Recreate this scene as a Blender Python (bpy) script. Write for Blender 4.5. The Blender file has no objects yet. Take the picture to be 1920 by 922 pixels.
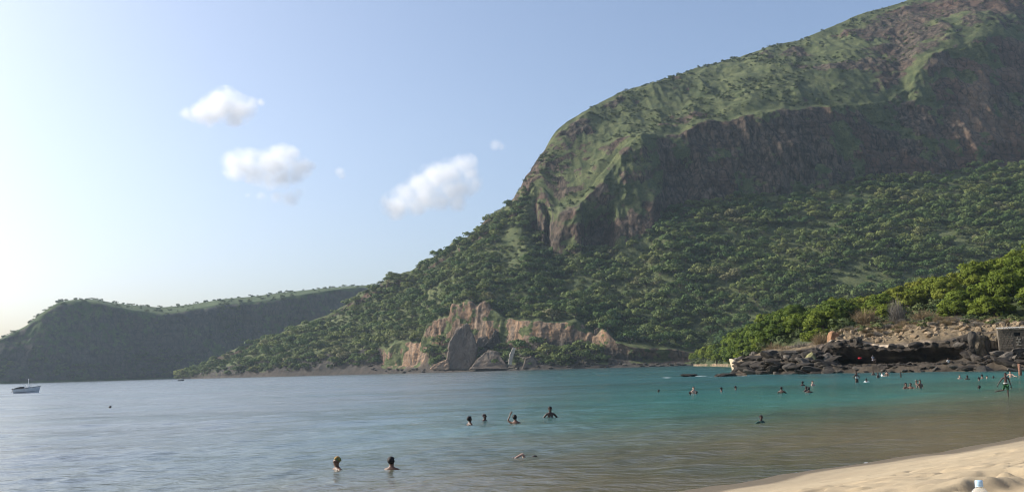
import bpy, math, random
import numpy as np
from mathutils import Vector, Matrix

R = math.radians
rng = np.random.default_rng(7)
random.seed(7)
sc = bpy.context.scene
COL = sc.collection

# ------------------------------------------------------------------ camera, world, sun, exposure
F = 1800.0                       # focal length in pixels of a 1920 wide picture
CAM = np.array([0.0, 0.0, 2.3])
PITCH, ROLL = R(7.20), R(1.633)
fwd = np.array([0, math.cos(PITCH), math.sin(PITCH)])
up0 = np.array([0, -math.sin(PITCH), math.cos(PITCH)])
rt0 = np.array([1.0, 0, 0])
rt = math.cos(ROLL)*rt0 - math.sin(ROLL)*up0
up = math.cos(ROLL)*up0 + math.sin(ROLL)*rt0

cd = bpy.data.cameras.new('camera')
cam = bpy.data.objects.new('camera', cd)
COL.objects.link(cam)
cd.sensor_width = 36.0
cd.lens = F/1920*36
cd.clip_start = 0.1
cd.clip_end = 30000
M = Matrix.Identity(4)
for k in range(3):
    M[k][0] = rt[k]; M[k][1] = up[k]; M[k][2] = -fwd[k]; M[k][3] = CAM[k]
cam.matrix_world = M
sc.camera = cam

SUN_AZ = R(-75)                  # measured from +Y (view direction) towards +X
SUN_EL = R(32)
w = bpy.data.worlds.new('World')
sc.world = w
w.use_nodes = True
nt = w.node_tree
sky = nt.nodes.new('ShaderNodeTexSky')
sky.sky_type = 'NISHITA'
sky.sun_disc = False
sky.sun_elevation = SUN_EL
sky.sun_rotation = SUN_AZ
sky.altitude = 0
sky.air_density = 0.8
sky.dust_density = 3.4
sky.ozone_density = 1.9
bg = nt.nodes['Background']
bg.inputs['Strength'].default_value = 0.148
nt.links.new(sky.outputs[0], bg.inputs[0])

sd = bpy.data.lights.new('sun', 'SUN')
sd.energy = 4.2
sd.angle = R(0.5)
sd.color = (1.0, 0.95, 0.87)
sun = bpy.data.objects.new('sun', sd)
COL.objects.link(sun)
sv = Vector((math.sin(SUN_AZ)*math.cos(SUN_EL), math.cos(SUN_AZ)*math.cos(SUN_EL), math.sin(SUN_EL)))
sun.rotation_euler = sv.to_track_quat('Z', 'Y').to_euler()
sun.location = (0, 0, 50)

sc.view_settings.view_transform = 'Standard'
sc.view_settings.look = 'None'
sc.view_settings.exposure = 0.48
sc.view_settings.gamma = 1.0
sc.cycles.volume_bounces = 20
sc.cycles.max_bounces = 24
sc.cycles.diffuse_bounces = 4
sc.cycles.glossy_bounces = 4
sc.cycles.transmission_bounces = 8
sc.cycles.transparent_max_bounces = 8
sc.cycles.use_denoising = True
HAZE = 0.000065
sc.cycles.volume_step_rate = 0.12
sc.cycles.volume_max_steps = 512
sc.cycles.pixel_filter_type = 'BLACKMAN_HARRIS'
sc.cycles.filter_width = 1.1

# ------------------------------------------------------------------ pixel <-> world
def horizon(px): return 716.0 - 0.0285*np.asarray(px, float)

def at(px, py, Y):
    """world point seen at picture pixel (px,py) lying at forward distance Y"""
    px, py, Y = np.broadcast_arrays(np.asarray(px, float), np.asarray(py, float), np.asarray(Y, float))
    d = fwd + ((px-960)/F)[..., None]*rt + ((461-py)/F)[..., None]*up
    return CAM + d*(Y/d[..., 1])[..., None]

def ground(px, py, z=0.0):
    d = fwd + (px-960)/F*rt + (461-py)/F*up
    t = (z-CAM[2])/d[2]
    return CAM + d*t

def pix(P):
    P = np.asarray(P, float) - CAM
    a = P@fwd
    return 960+F*(P@rt)/a, 461-F*(P@up)/a

# ------------------------------------------------------------------ numpy noise
def _hash(ix, iy, iz, seed):
    h = (ix*374761393 + iy*668265263 + iz*2147483647 + seed*1274126177).astype(np.int64) & 0xffffffff
    h = ((h ^ (h >> 13))*1274126177) & 0xffffffff
    h = ((h ^ (h >> 16))*2246822519) & 0xffffffff
    return ((h ^ (h >> 15)) & 0xffff)/32767.5 - 1.0

def vnoise(x, y, z, seed=0):
    xi, yi, zi = np.floor(x).astype(np.int64), np.floor(y).astype(np.int64), np.floor(z).astype(np.int64)
    u, v, q = x-xi, y-yi, z-zi
    u = u*u*(3-2*u); v = v*v*(3-2*v); q = q*q*(3-2*q)
    r = 0
    for a in (0, 1):
        for b in (0, 1):
            for c in (0, 1):
                r = r + _hash(xi+a, yi+b, zi+c, seed)*(u if a else 1-u)*(v if b else 1-v)*(q if c else 1-q)
    return r

def fbm(P, scale, octv=4, seed=0, stretch=(1, 1, 1), gain=0.5, ridged=False):
    x, y, z = (P[..., k]/scale*stretch[k] for k in range(3))
    a, tot, r = 1.0, 0.0, 0.0
    for o in range(octv):
        n = vnoise(x, y, z, seed+o*17)
        if ridged: n = 1-2*np.abs(n)
        r = r + a*n; tot += a
        x, y, z = x*2.03+5.1, y*2.03+1.7, z*2.03+9.3
        a *= gain
    return r/tot

def sstep(a, b, x):
    t = np.clip((x-a)/(b-a), 0, 1)
    return t*t*(3-2*t)

def curve(xs, pts, sig=0.0):
    """piecewise control polyline sampled at xs, softened over sig pixels"""
    p = np.array(pts, float)
    if sig <= 0: return np.interp(xs, p[:, 0], p[:, 1])
    r = 0; ws = 0
    for k in np.linspace(-2, 2, 9):
        g = math.exp(-k*k/2)
        r = r + g*np.interp(xs+k*sig, p[:, 0], p[:, 1]); ws += g
    return r/ws

# ------------------------------------------------------------------ mesh and object helpers
def raw_mesh(name, V, faces_idx, loop_total, smooth=True, attrs=None):
    me = bpy.data.meshes.new(name)
    V = np.ascontiguousarray(V, np.float32).reshape(-1, 3)
    fi = np.ascontiguousarray(faces_idx, np.int32).ravel()
    lt = np.asarray(loop_total, np.int32)
    me.vertices.add(len(V)); me.vertices.foreach_set('co', V.ravel())
    me.loops.add(len(fi)); me.loops.foreach_set('vertex_index', fi)
    me.polygons.add(len(lt))
    ls = np.concatenate([[0], np.cumsum(lt)[:-1]]).astype(np.int32)
    me.polygons.foreach_set('loop_start', ls)
    me.polygons.foreach_set('loop_total', lt)
    me.update(calc_edges=True)
    me.polygons.foreach_set('use_smooth', np.full(len(lt), smooth))
    for k, a in (attrs or {}).items():
        at_ = me.attributes.new(k, 'FLOAT', 'POINT')
        at_.data.foreach_set('value', np.ascontiguousarray(a, np.float32).ravel())
    return me

def grid_mesh(name, V, smooth=True, attrs=None, flip=False):
    nj, ni = V.shape[:2]
    idx = np.arange(nj*ni).reshape(nj, ni)
    q = np.stack([idx[:-1, :-1], idx[:-1, 1:], idx[1:, 1:], idx[1:, :-1]], -1).reshape(-1, 4)
    if flip: q = q[:, ::-1]
    return raw_mesh(name, V, q, np.full(len(q), 4), smooth, attrs)

def pyd(name, verts, faces, smooth=False):
    me = bpy.data.meshes.new(name)
    me.from_pydata([tuple(map(float, v)) for v in verts], [], [tuple(map(int, f)) for f in faces])
    me.polygons.foreach_set('use_smooth', np.full(len(me.polygons), smooth))
    me.update()
    return me

class MB:
    """collects simple shapes into one mesh"""
    def __init__(s): s.v, s.f = [], []
    def add(s, V, Fs):
        o = len(s.v); s.v += [tuple(map(float, p)) for p in V]; s.f += [tuple(i+o for i in f) for f in Fs]; return s
    def box(s, c, d, rz=0.0):
        x, y, z = d[0]/2, d[1]/2, d[2]/2
        P = [(-x,-y,-z),(x,-y,-z),(x,y,-z),(-x,y,-z),(-x,-y,z),(x,-y,z),(x,y,z),(-x,y,z)]
        cs, sn = math.cos(rz), math.sin(rz)
        P = [(c[0]+p[0]*cs-p[1]*sn, c[1]+p[0]*sn+p[1]*cs, c[2]+p[2]) for p in P]
        return s.add(P, [(0,3,2,1),(4,5,6,7),(0,1,5,4),(1,2,6,5),(2,3,7,6),(3,0,4,7)])
    def tube(s, pts, rad, n=8):
        pts = [np.array(p, float) for p in pts]
        if not hasattr(rad, '__len__'): rad = [rad]*len(pts)
        V, Fs = [], []
        for k, p in enumerate(pts):
            t = pts[min(k+1, len(pts)-1)] - pts[max(k-1, 0)]
            t /= np.linalg.norm(t)+1e-9
            a = np.cross(t, (0.13, 0.31, 0.94) if abs(t[2]) < .9 else (1, 0.2, 0)); a /= np.linalg.norm(a)
            b = np.cross(t, a)
            for j in range(n):
                th = 2*math.pi*j/n
                V.append(p + rad[k]*(math.cos(th)*a + math.sin(th)*b))
        for k in range(len(pts)-1):
            for j in range(n):
                Fs.append((k*n+j, k*n+(j+1) % n, (k+1)*n+(j+1) % n, (k+1)*n+j))
        Fs.append(tuple(range(n))[::-1]); Fs.append(tuple((len(pts)-1)*n+j for j in range(n)))
        return s.add(V, Fs)
    def lathe(s, prof, n=20, c=(0, 0, 0)):
        V = [(c[0]+r*math.cos(2*math.pi*j/n), c[1]+r*math.sin(2*math.pi*j/n), c[2]+z) for r, z in prof for j in range(n)]
        Fs = [(k*n+j, k*n+(j+1) % n, (k+1)*n+(j+1) % n, (k+1)*n+j) for k in range(len(prof)-1) for j in range(n)]
        Fs.append(tuple(range(n))[::-1]); Fs.append(tuple((len(prof)-1)*n+j for j in range(n)))
        return s.add(V, Fs)
    def mesh(s, name, smooth=False): return pyd(name, s.v, s.f, smooth)

def link(name, data, mat=None, parent=None, loc=None, **props):
    o = bpy.data.objects.new(name, data)
    COL.objects.link(o)
    if parent: o.parent = parent
    if loc is not None: o.location = loc
    if mat is not None and data is not None and not data.materials: data.materials.append(mat)
    for k, v in props.items():
        if v: o[k] = v
    return o

def thing(name, label, category, group=None, loc=(0, 0, 0), rz=0.0, scale=1.0, data=None, mat=None):
    o = link(name, data, mat, None, loc, label=label, category=category, group=group)
    o.rotation_euler = (0, 0, rz)
    o.scale = (scale,)*3 if not hasattr(scale, '__len__') else scale
    return o

# ------------------------------------------------------------------ materials
class NT:
    def __init__(s, name, disp=None):
        s.m = bpy.data.materials.new(name); s.m.use_nodes = True
        s.t = s.m.node_tree; s.b = s.t.nodes['Principled BSDF']
        s.out = s.t.nodes['Material Output']
        s.b.inputs['Specular IOR Level'].default_value = 0.2
        s.b.inputs['Roughness'].default_value = 0.85
        s._co = None
    def n(s, typ, **kw):
        nd = s.t.nodes.new(typ)
        for k, v in kw.items(): setattr(nd, k, v)
        return nd
    def l(s, a, b): s.t.links.new(a, b)
    def co(s, scale=(1, 1, 1), kind='Object'):
        if s._co is None: s._co = s.n('ShaderNodeTexCoord')
        mp = s.n('ShaderNodeMapping'); mp.inputs['Scale'].default_value = scale
        s.l(s._co.outputs[kind], mp.inputs[0]); return mp.outputs[0]
    def noise(s, scale, detail=4, rough=0.55, stretch=(1, 1, 1), dist=0.0):
        nd = s.n('ShaderNodeTexNoise')
        nd.inputs['Scale'].default_value = scale; nd.inputs['Detail'].default_value = detail
        nd.inputs['Roughness'].default_value = rough; nd.inputs['Distortion'].default_value = dist
        s.l(s.co(stretch), nd.inputs['Vector']); return nd.outputs[0]
    def ramp(s, fac, stops):
        r = s.n('ShaderNodeValToRGB'); e = r.color_ramp.elements
        while len(e) < len(stops): e.new(0.5)
        for k, (p, c) in enumerate(stops):
            e[k].position = p; e[k].color = (*c, 1) if len(c) == 3 else c
        s.l(fac, r.inputs[0]); return r.outputs[0]
    def rng(s, fac, a, b, c=0, d=1):
        m = s.n('ShaderNodeMapRange'); m.inputs[1].default_value = a; m.inputs[2].default_value = b
        m.inputs[3].default_value = c; m.inputs[4].default_value = d
        s.l(fac, m.inputs[0]); return m.outputs[0]
    def mix(s, fac, a, b, blend='MIX'):
        m = s.n('ShaderNodeMix', data_type='RGBA', blend_type=blend)
        for sock, v in ((m.inputs[0], fac), (m.inputs[6], a), (m.inputs[7], b)):
            if hasattr(v, 'is_linked'): s.l(v, sock)
            elif isinstance(v, (int, float)): sock.default_value = v
            else: sock.default_value = (*v, 1)
        return m.outputs[2]
    def attr(s, name): return s.n('ShaderNodeAttribute', attribute_name=name).outputs['Fac']
    def math(s, op, a, b=0.0):
        m = s.n('ShaderNodeMath', operation=op)
        for sock, v in ((m.inputs[0], a), (m.inputs[1], b)):
            if hasattr(v, 'is_linked'): s.l(v, sock)
            else: sock.default_value = v
        return m.outputs[0]
    def color(s, c):
        if hasattr(c, 'is_linked'): s.l(c, s.b.inputs['Base Color'])
        else: s.b.inputs['Base Color'].default_value = (*c, 1)
        return s
    def rough(s, v):
        if hasattr(v, 'is_linked'): s.l(v, s.b.inputs['Roughness'])
        else: s.b.inputs['Roughness'].default_value = v
        return s
    def bump(s, h, strength=0.5, dist=0.1):
        b = s.n('ShaderNodeBump'); b.inputs['Strength'].default_value = strength; b.inputs['Distance'].default_value = dist
        s.l(h, b.inputs['Height']); s.l(b.outputs[0], s.b.inputs['Normal']); return s

def plain(name, c, rough=0.6, var=0.25, scale=8.0, spec=0.3):
    t = NT(name)
    n = t.noise(scale, 4)
    t.color(t.mix(t.rng(n, .3, .7), tuple(x*(1-var) for x in c), tuple(min(1, x*(1+var)) for x in c))).rough(rough)
    t.b.inputs['Specular IOR Level'].default_value = spec
    return t.m

def terrain_mat(name, grass_a, grass_b, rock_a, rock_b, rock_c, s=1.0):
    t = NT(name)
    big, mid, fine = t.noise(.012*s, 5), t.noise(.07*s, 6), t.noise(.6*s, 6, .65)
    g = t.mix(t.rng(mid, .35, .65), grass_a, grass_b)
    g = t.mix(t.rng(fine, .4, .75), g, tuple(x*.55 for x in grass_a))
    strk = t.noise(.20*s, 7, .72, (1, 1, .12), .5)
    strata = t.noise(.11*s, 4, .6, (.15, .15, 1.4))
    r = t.mix(t.rng(strk, .38, .62), rock_a, rock_b)
    r = t.mix(t.rng(big, .45, .62), r, rock_c)
    r = t.mix(t.math('MULTIPLY', t.rng(strata, .52, .62), .45), r, tuple(x*.6 for x in rock_a))
    r = t.mix(t.math('MULTIPLY', t.rng(fine, .5, .7), .5), r, tuple(x*.5 for x in rock_a))
    vo = t.n('ShaderNodeTexVoronoi', feature='DISTANCE_TO_EDGE'); vo.inputs['Scale'].default_value = .13*s
    dm = t.n('ShaderNodeMix', data_type='VECTOR'); dm.inputs[0].default_value = .12
    nz = t.n('ShaderNodeTexNoise'); nz.inputs['Scale'].default_value = .25*s; nz.inputs['Detail'].default_value = 5
    cv = t.co((1, 1, .3)); t.l(cv, nz.inputs['Vector'])
    sc_ = t.n('ShaderNodeVectorMath', operation='SCALE'); sc_.inputs['Scale'].default_value = 5/s; t.l(nz.outputs['Color'], sc_.inputs[0])
    ad = t.n('ShaderNodeVectorMath', operation='ADD'); t.l(cv, ad.inputs[0]); t.l(sc_.outputs[0], ad.inputs[1]); t.l(ad.outputs[0], vo.inputs['Vector'])
    crack = t.math('MULTIPLY', t.rng(vo.outputs[0], .0, .10, 1, 0), t.rng(mid, .35, .6, .35, .95))
    r = t.mix(crack, r, tuple(x*.35 for x in rock_a))
    warm = t.mix(t.rng(strk, .38, .6), (.38, .225, .12), (.23, .175, .125))
    warm = t.mix(t.rng(fine, .5, .68), warm, (.11, .085, .065))
    warm = t.mix(crack, warm, (.075, .055, .042))
    r = t.mix(t.attr('warm'), r, warm)
    blk = t.mix(t.rng(strk, .35, .65), (.022, .021, .020), (.075, .066, .055))
    r = t.mix(t.attr('dark'), r, blk)
    f = t.math('ADD', t.attr('rock'), t.rng(t.noise(.09*s, 6, .7), .3, .7, -.35, .35))
    c = t.mix(t.rng(f, .42, .58), g, r)
    t.color(c).rough(.95)
    t.bump(fine, .6, 1.2/s)
    return t.m

M_MOUNT = terrain_mat('mountain_ground', (.060, .080, .030), (.130, .142, .056), (.022, .018, .015), (.150, .112, .078), (.105, .064, .044))
M_HEAD = terrain_mat('headland_ground', (.045, .075, .025), (.09, .12, .042), (.036, .035, .035), (.085, .078, .07), (.07, .058, .05))
M_HILL = terrain_mat('hill_ground', (.03, .045, .015), (.06, .07, .025), (.10, .085, .055), (.24, .19, .13), (.26, .19, .12), 4.0)

# ------------------------------------------------------------------ lofted terrain
def loft(xs, lines, counts, depth_of=None):
    """lines: list of (py array, depth array) over picture columns xs, from the water up and over the back"""
    P = [at(xs, py, Y) for py, Y in lines]
    rows, zone = [], []
    for k in range(len(P)-1):
        for j in range(counts[k]):
            t = j/counts[k]
            rows.append(P[k]*(1-t) + P[k+1]*t); zone.append(k+t)
    rows.append(P[-1]); zone.append(len(P)-1.0)
    return np.array(rows), np.array(zone)

def normals(V):
    du = np.gradient(V, axis=1); dv = np.gradient(V, axis=0)
    n = np.cross(du, dv)
    return n/(np.linalg.norm(n, axis=-1, keepdims=True)+1e-9)

# ---- the mountain
xs = np.concatenate([np.linspace(330, 690, 150), np.linspace(692, 1960, 600), np.linspace(1985, 2700, 40)])
d0 = curve(xs, [(330, 1090), (400, 1010), (520, 920), (700, 840), (860, 770), (1000, 720), (1300, 690), (1600, 650), (1950, 620), (2700, 560)], 20)
ridge_py = curve(xs, [(330, 712), (370, 706), (405, 690), (440, 668), (480, 648), (520, 628), (560, 610), (600, 595), (640, 575), (680, 555), (720, 533), (770, 512), (810, 488), (850, 462), (890, 440), (925, 405), (960, 378), (985, 345), (1003, 315), (1020, 285), (1040, 248), (1062, 228), (1100, 207), (1130, 190), (1165, 172), (1230, 155), (1300, 130), (1350, 117), (1440, 88), (1500, 75), (1560, 50), (1620, 25), (1690, 5), (1720, -4), (1800, -22), (1920, -60), (2200, -60), (2700, 100)], 5)
ridge_d = curve(xs, [(330, 1110), (420, 1060), (720, 1000), (1000, 995), (1040, 1015), (1160, 1095), (1300, 1170), (1500, 1250), (1720, 1345), (1950, 1400), (2700, 1400)], 20)
z0_py = lambda d: horizon(xs) + F*2.3/d
L = []
L.append((z0_py(d0)+3.0*F/d0, d0-4))                           # just under the water
# shore foot
f0 = curve(xs, [(330, .5), (420, 2.5), (560, 4), (700, 6), (740, 2), (840, 2), (980, 3), (1060, 1.5), (1300, 1.0), (2700, 1)], 10)
L.append((horizon(xs) + F*(2.3-f0)/(d0+5), d0+5))
# base of the shore cliff
b_py = curve(xs, [(330, 711), (405, 697), (560, 686), (700, 676), (722, 684), (780, 684), (800, 670), (812, 640), (850, 645), (880, 655), (920, 650), (960, 652), (1010, 650), (1040, 655), (1075, 652), (1110, 658), (1150, 672), (1200, 676), (1260, 676), (1330, 676), (1400, 674), (2700, 620)], 4)
b_d = d0 + curve(xs, [(330, 8), (560, 12), (700, 16), (722, 12), (840, 22), (920, 30), (1100, 28), (1140, 18), (1180, 16), (1250, 18), (1330, 12), (2700, 12)], 8)
L.append((b_py, b_d))
# lip of the shore cliff
l_py = curve(xs, [(330, 709), (405, 691), (480, 678), (560, 668), (640, 662), (700, 652), (722, 654), (745, 645), (790, 645), (803, 600), (845, 592), (850, 565), (880, 570), (905, 570), (935, 585), (960, 600), (1010, 602), (1040, 606), (1080, 603), (1108, 622), (1118, 634), (1130, 615), (1155, 640), (1180, 650), (1200, 653), (1260, 655), (1330, 668), (1400, 664), (2700, 600)], 2.5)
l_py = l_py + (7*vnoise(xs/13, 0*xs, 0*xs, 5) + 3*vnoise(xs/5, 0*xs, 0*xs, 6))*(1-.75*sstep(930, 970, xs))*sstep(715, 730, xs)*(1-sstep(1120, 1150, xs))
l_d = b_d + curve(xs, [(330, 6), (560, 12), (700, 12), (722, 5), (800, 5), (1000, 6), (1110, 6), (1140, 0), (1180, -8), (1250, -8), (1300, 2), (1400, 6), (2700, 6)], 6)
L.append((l_py, l_d))
# grassy apron just above the shore cliff
a_py = l_py - curve(xs, [(330, 1), (405, 6), (560, 14), (800, 12), (850, 6), (960, 8), (1110, 16), (1150, 12), (1200, 24), (1260, 24), (1330, 30), (1400, 40), (2700, 40)], 10)
a_d = l_d + curve(xs, [(330, 6), (560, 20), (850, 20), (1110, 22), (1200, 30), (1400, 30), (2700, 30)], 10)
L.append((a_py, a_d))
# foot of the great cliff, left of x=985 simply a point part way up the slope
foot_py = curve(xs, [(985, 412), (1010, 450), (1040, 478), (1060, 486), (1110, 468), (1150, 466), (1200, 452), (1230, 415), (1260, 388), (1300, 378), (1400, 368), (1500, 360), (1560, 350), (1640, 335), (1750, 325), (1850, 312), (1950, 308), (2700, 330)], 4)
foot_d = curve(xs, [(985, 960), (1060, 915), (1110, 900), (1200, 905), (1250, 930), (1400, 955), (1600, 985), (1950, 1035), (2700, 1100)], 10)
top_py = curve(xs, [(985, 372), (1010, 330), (1040, 395), (1065, 385), (1100, 378), (1120, 345), (1160, 290), (1185, 266), (1250, 250), (1330, 235), (1400, 215), (1480, 200), (1560, 196), (1640, 196), (1690, 180), (1715, 130), (1760, 100), (1800, 82), (1850, 66), (1950, 80), (2700, 160)], 12)
top_d = foot_d + curve(xs, [(985, 20), (1040, 16), (1110, 22), (1160, 55), (1250, 52), (1480, 50), (1640, 60), (1720, 100), (1800, 130), (1950, 150), (2700, 150)], 25)
k = sstep(955, 1012, xs)
g1_py, g1_d = a_py*.5+ridge_py*.5, a_d*.52+ridge_d*.48
g2_py, g2_d = a_py*.22+ridge_py*.78, a_d*.26+ridge_d*.74
L.append((g1_py*(1-k)+foot_py*k, g1_d*(1-k)+foot_d*k))
L.append((g2_py*(1-k)+top_py*k, g2_d*(1-k)+top_d*k))
# upper slope, spur and ridge
tp, td = L[-1]
m_py = tp*.45+ridge_py*.55
m_d = td*.5+ridge_d*.5
L.append((m_py, m_d))
L.append((ridge_py, ridge_d))
L.append((ridge_py+30, ridge_d+60))
back_d = ridge_d+420
L.append((horizon(xs)+F*12.0/back_d, back_d))
CNT = [4, 14, 44, 6, 120, 130, 60, 55, 8, 14]
V, zone = loft(xs, L, CNT)
nj, ni = V.shape[:2]
Z = zone[:, None]*np.ones((1, ni)); PX = np.ones((nj, 1))*xs[None, :]
N = normals(V)
if N[..., 2].mean() < 0: N = -N
cliff = sstep(4.9, 5.05, Z)*(1-sstep(5.93, 6.1, Z))*sstep(975, 1015, PX)
shore = sstep(.8, 1.6, Z)*(1-sstep(2.95, 3.1, Z))
slopez = sstep(3.6, 4.2, Z)*(1-sstep(4.8, 5.0, Z))
upper = sstep(6.0, 6.3, Z)*(1-sstep(7.7, 8.0, Z))
H = np.stack([N[..., 0], N[..., 1], np.zeros_like(N[..., 0])], -1)
H /= np.linalg.norm(H, axis=-1, keepdims=True)+1e-6
# fluted cliff: columns run down the face, broken by ledges
colm = fbm(V, 20, 4, 3, (1, 1, .16), .6, True)*6.5 + fbm(V, 55, 3, 9, (1, 1, .3))*10 + fbm(V, 7, 3, 23, (1, 1, .3), .6)*2.2
ledge = fbm(V, 26, 3, 31, (.25, .25, 1.3))*3.0
def hump(a, b, e=6): return sstep(a-e, a+e, PX)*(1-sstep(b-e, b+e, PX))
butt = 24*hump(1036, 1094)*(1-sstep(5.75, 6.0, Z)) - 14*hump(1100, 1146)*(1-sstep(5.3, 5.6, Z)) + 17*hump(1150, 1226, 12)*(1-sstep(4.95, 5.6, Z)) - 10*hump(1240, 1300, 12)*(1-sstep(5.5, 5.8, Z)) + 16*hump(1010, 1030, 4)*(1-sstep(5.5, 5.8, Z))
V[..., 1] -= butt*sstep(4.75, 5.0, Z)*(1-sstep(6.0, 6.4, Z))
V = V + H*((colm+ledge)*cliff)[..., None]
sh = fbm(V, 8, 5, 41, (1, 1, .28), .62, True)*2.6 + fbm(V, 24, 3, 43, (1, 1, .5))*3.4 + fbm(V, 3.0, 3, 45, (.3, .3, 1.2))*.5
V = V + H*(sh*shore)[..., None]
sl = fbm(V, 90, 4, 51)*7 + fbm(V, 18, 3, 57)*1.6
V[..., 2] += sl*slopez
# gullies and crags of the upper slope
gul = fbm(V, 75, 5, 61, (1, .45, .35), .55, True)*13 + fbm(V, 15, 4, 67)*3.0
crag = np.maximum(sstep(-.05, .3, fbm(V, 60, 4, 71)), sstep(1560, 1680, PX)*sstep(-.3, .05, fbm(V, 40, 4, 73)))
V[..., 2] += gul*upper - 3*upper
V = V + H*(crag*upper*(fbm(V, 12, 4, 77, (1, 1, .4), .6, True)*4))[..., None]
rim = np.exp(-((Z-6.0)/.18)**2)*sstep(1080, 1200, PX)
V[..., 2] += rim*(fbm(V, 34, 4, 85, (1, 1, .3))*11)
ridn = (1-np.minimum(1, np.abs(Z-8)*1.4))
V[..., 2] += ridn*(fbm(V, 22, 4, 81)*2.4)
gleft = sstep(4, 4.5, Z)*(1-sstep(7.6, 8, Z))*(1-sstep(960, 1010, PX))
V[..., 2] += gleft*(fbm(V, 45, 4, 83)*6)
N2 = normals(V)
if N2[..., 2].mean() < 0: N2 = -N2
steep = 1-N2[..., 2]
rock = np.maximum(cliff*.9, shore*.95)
rock = np.maximum(rock, sstep(.28, .5, steep)*(upper*.85+.1*slopez))
rock = np.maximum(rock, crag*upper*.72)
rock = np.maximum(rock, gleft*sstep(930, 985, PX)*sstep(.25, .45, steep)*.9)
rock = np.maximum(rock, sstep(.1, .8, Z)*(1-sstep(1.2, 2, Z))*.9)
veg = sstep(.02, .3, fbm(V, 30, 5, 91, (1, 1, 1), .65))*cliff*.75 + sstep(0, .25, fbm(V, 11, 4, 92, (1, 1, 1), .6))*shore*.75*(PX > 715)
veg = veg + .5*cliff*hump(1138, 1240)*sstep(5.2, 5.35, Z)*(1-sstep(5.5, 5.6, Z))
veg = veg + .40*cliff*sstep(5.35, 5.6, Z)*(1-sstep(1190, 1290, PX))*sstep(-.35, .0, fbm(V, 18, 3, 94))
rock = np.clip(rock-veg-.35*shore*(PX < 700)*sstep(-.2, .2, fbm(V, 25, 3, 93)), 0, 1)
warm = shore*sstep(712, 730, PX)*(1-sstep(1130, 1165, PX))*np.maximum(sstep(1.85, 2.05, Z), 1-sstep(795, 810, PX))
warm = np.maximum(warm, shore*sstep(1165, 1210, PX)*(1-sstep(1330, 1400, PX))*.4*sstep(1.2, 1.6, Z))
warm = np.maximum(warm, cliff*sstep(1690, 1780, PX)*.5*sstep(-.1, .3, fbm(V, 50, 3, 95)))

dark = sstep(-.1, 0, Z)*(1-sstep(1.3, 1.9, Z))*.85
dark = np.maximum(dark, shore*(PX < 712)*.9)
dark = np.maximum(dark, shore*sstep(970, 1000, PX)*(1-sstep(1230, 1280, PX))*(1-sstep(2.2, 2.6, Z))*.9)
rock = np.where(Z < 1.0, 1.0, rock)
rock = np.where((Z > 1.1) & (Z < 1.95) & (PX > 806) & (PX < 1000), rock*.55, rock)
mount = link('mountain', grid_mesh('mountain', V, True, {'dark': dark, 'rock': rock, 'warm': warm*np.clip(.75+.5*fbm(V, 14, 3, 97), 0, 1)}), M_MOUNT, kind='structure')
MV, MZ, MPX, MN, MROCK = V, Z, PX, N2, rock

# ---- the far headland
xh = np.linspace(-420, 860, 420)
hd0 = curve(xh, [(-420, 1120), (0, 1210), (400, 1400), (860, 1700)])
hr = curve(xh, [(-420, 716), (-160, 714), (-100, 690), (-50, 662), (0, 635), (50, 610), (80, 585), (110, 566), (140, 561), (180, 561), (210, 567), (250, 572), (300, 576), (340, 573), (380, 567), (420, 560), (470, 556), (540, 547), (600, 541), (660, 536), (720, 533), (860, 540)], 4)
hc = hr + curve(xh, [(-420, 0), (110, 2), (180, 4), (240, 9), (300, 11), (360, 9), (420, 9), (480, 10), (560, 8), (640, 4), (720, 3), (860, 3)], 6)
hL = [(horizon(xh)+F*5.3/(hd0-5), hd0-5), (horizon(xh)+F*-1.0/(hd0+4), hd0+4),
      (hc*.45+(horizon(xh))*.55, hd0+30), (hc, hd0+62), (hr, hd0+130), (hr+2, hd0+260), (horizon(xh)+F*12/(hd0+500), hd0+500)]
V, zone = loft(xh, hL, [4, 30, 40, 10, 6, 8])
Z = zone[:, None]*np.ones((1, len(xh)))
N = normals(V); N = -N if N[..., 2].mean() < 0 else N
face = sstep(.7, 1.2, Z)*(1-sstep(2.9, 3.05, Z))
H = np.stack([N[..., 0], N[..., 1], 0*N[..., 0]], -1); H /= np.linalg.norm(H, axis=-1, keepdims=True)+1e-6
V = V + H*(face*(fbm(V, 60, 5, 103, (1, 1, .35), .55, True)*16 + fbm(V, 20, 4, 107, (1, 1, .4))*5))[..., None]
N2 = normals(V); N2 = -N2 if N2[..., 2].mean() < 0 else N2
rock = np.clip(face*(.62+.5*fbm(V, 70, 4, 109, (1, 1, 1))) + .2*(Z < 1.2), 0, 1)
link('headland', grid_mesh('headland', V, True, {'rock': rock, 'warm': 0*rock, 'dark': np.clip(1.2-np.abs(Z-.5), 0, 1)*.8+.15}), M_HEAD, kind='structure')
HV, HZ = V, Z

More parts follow.
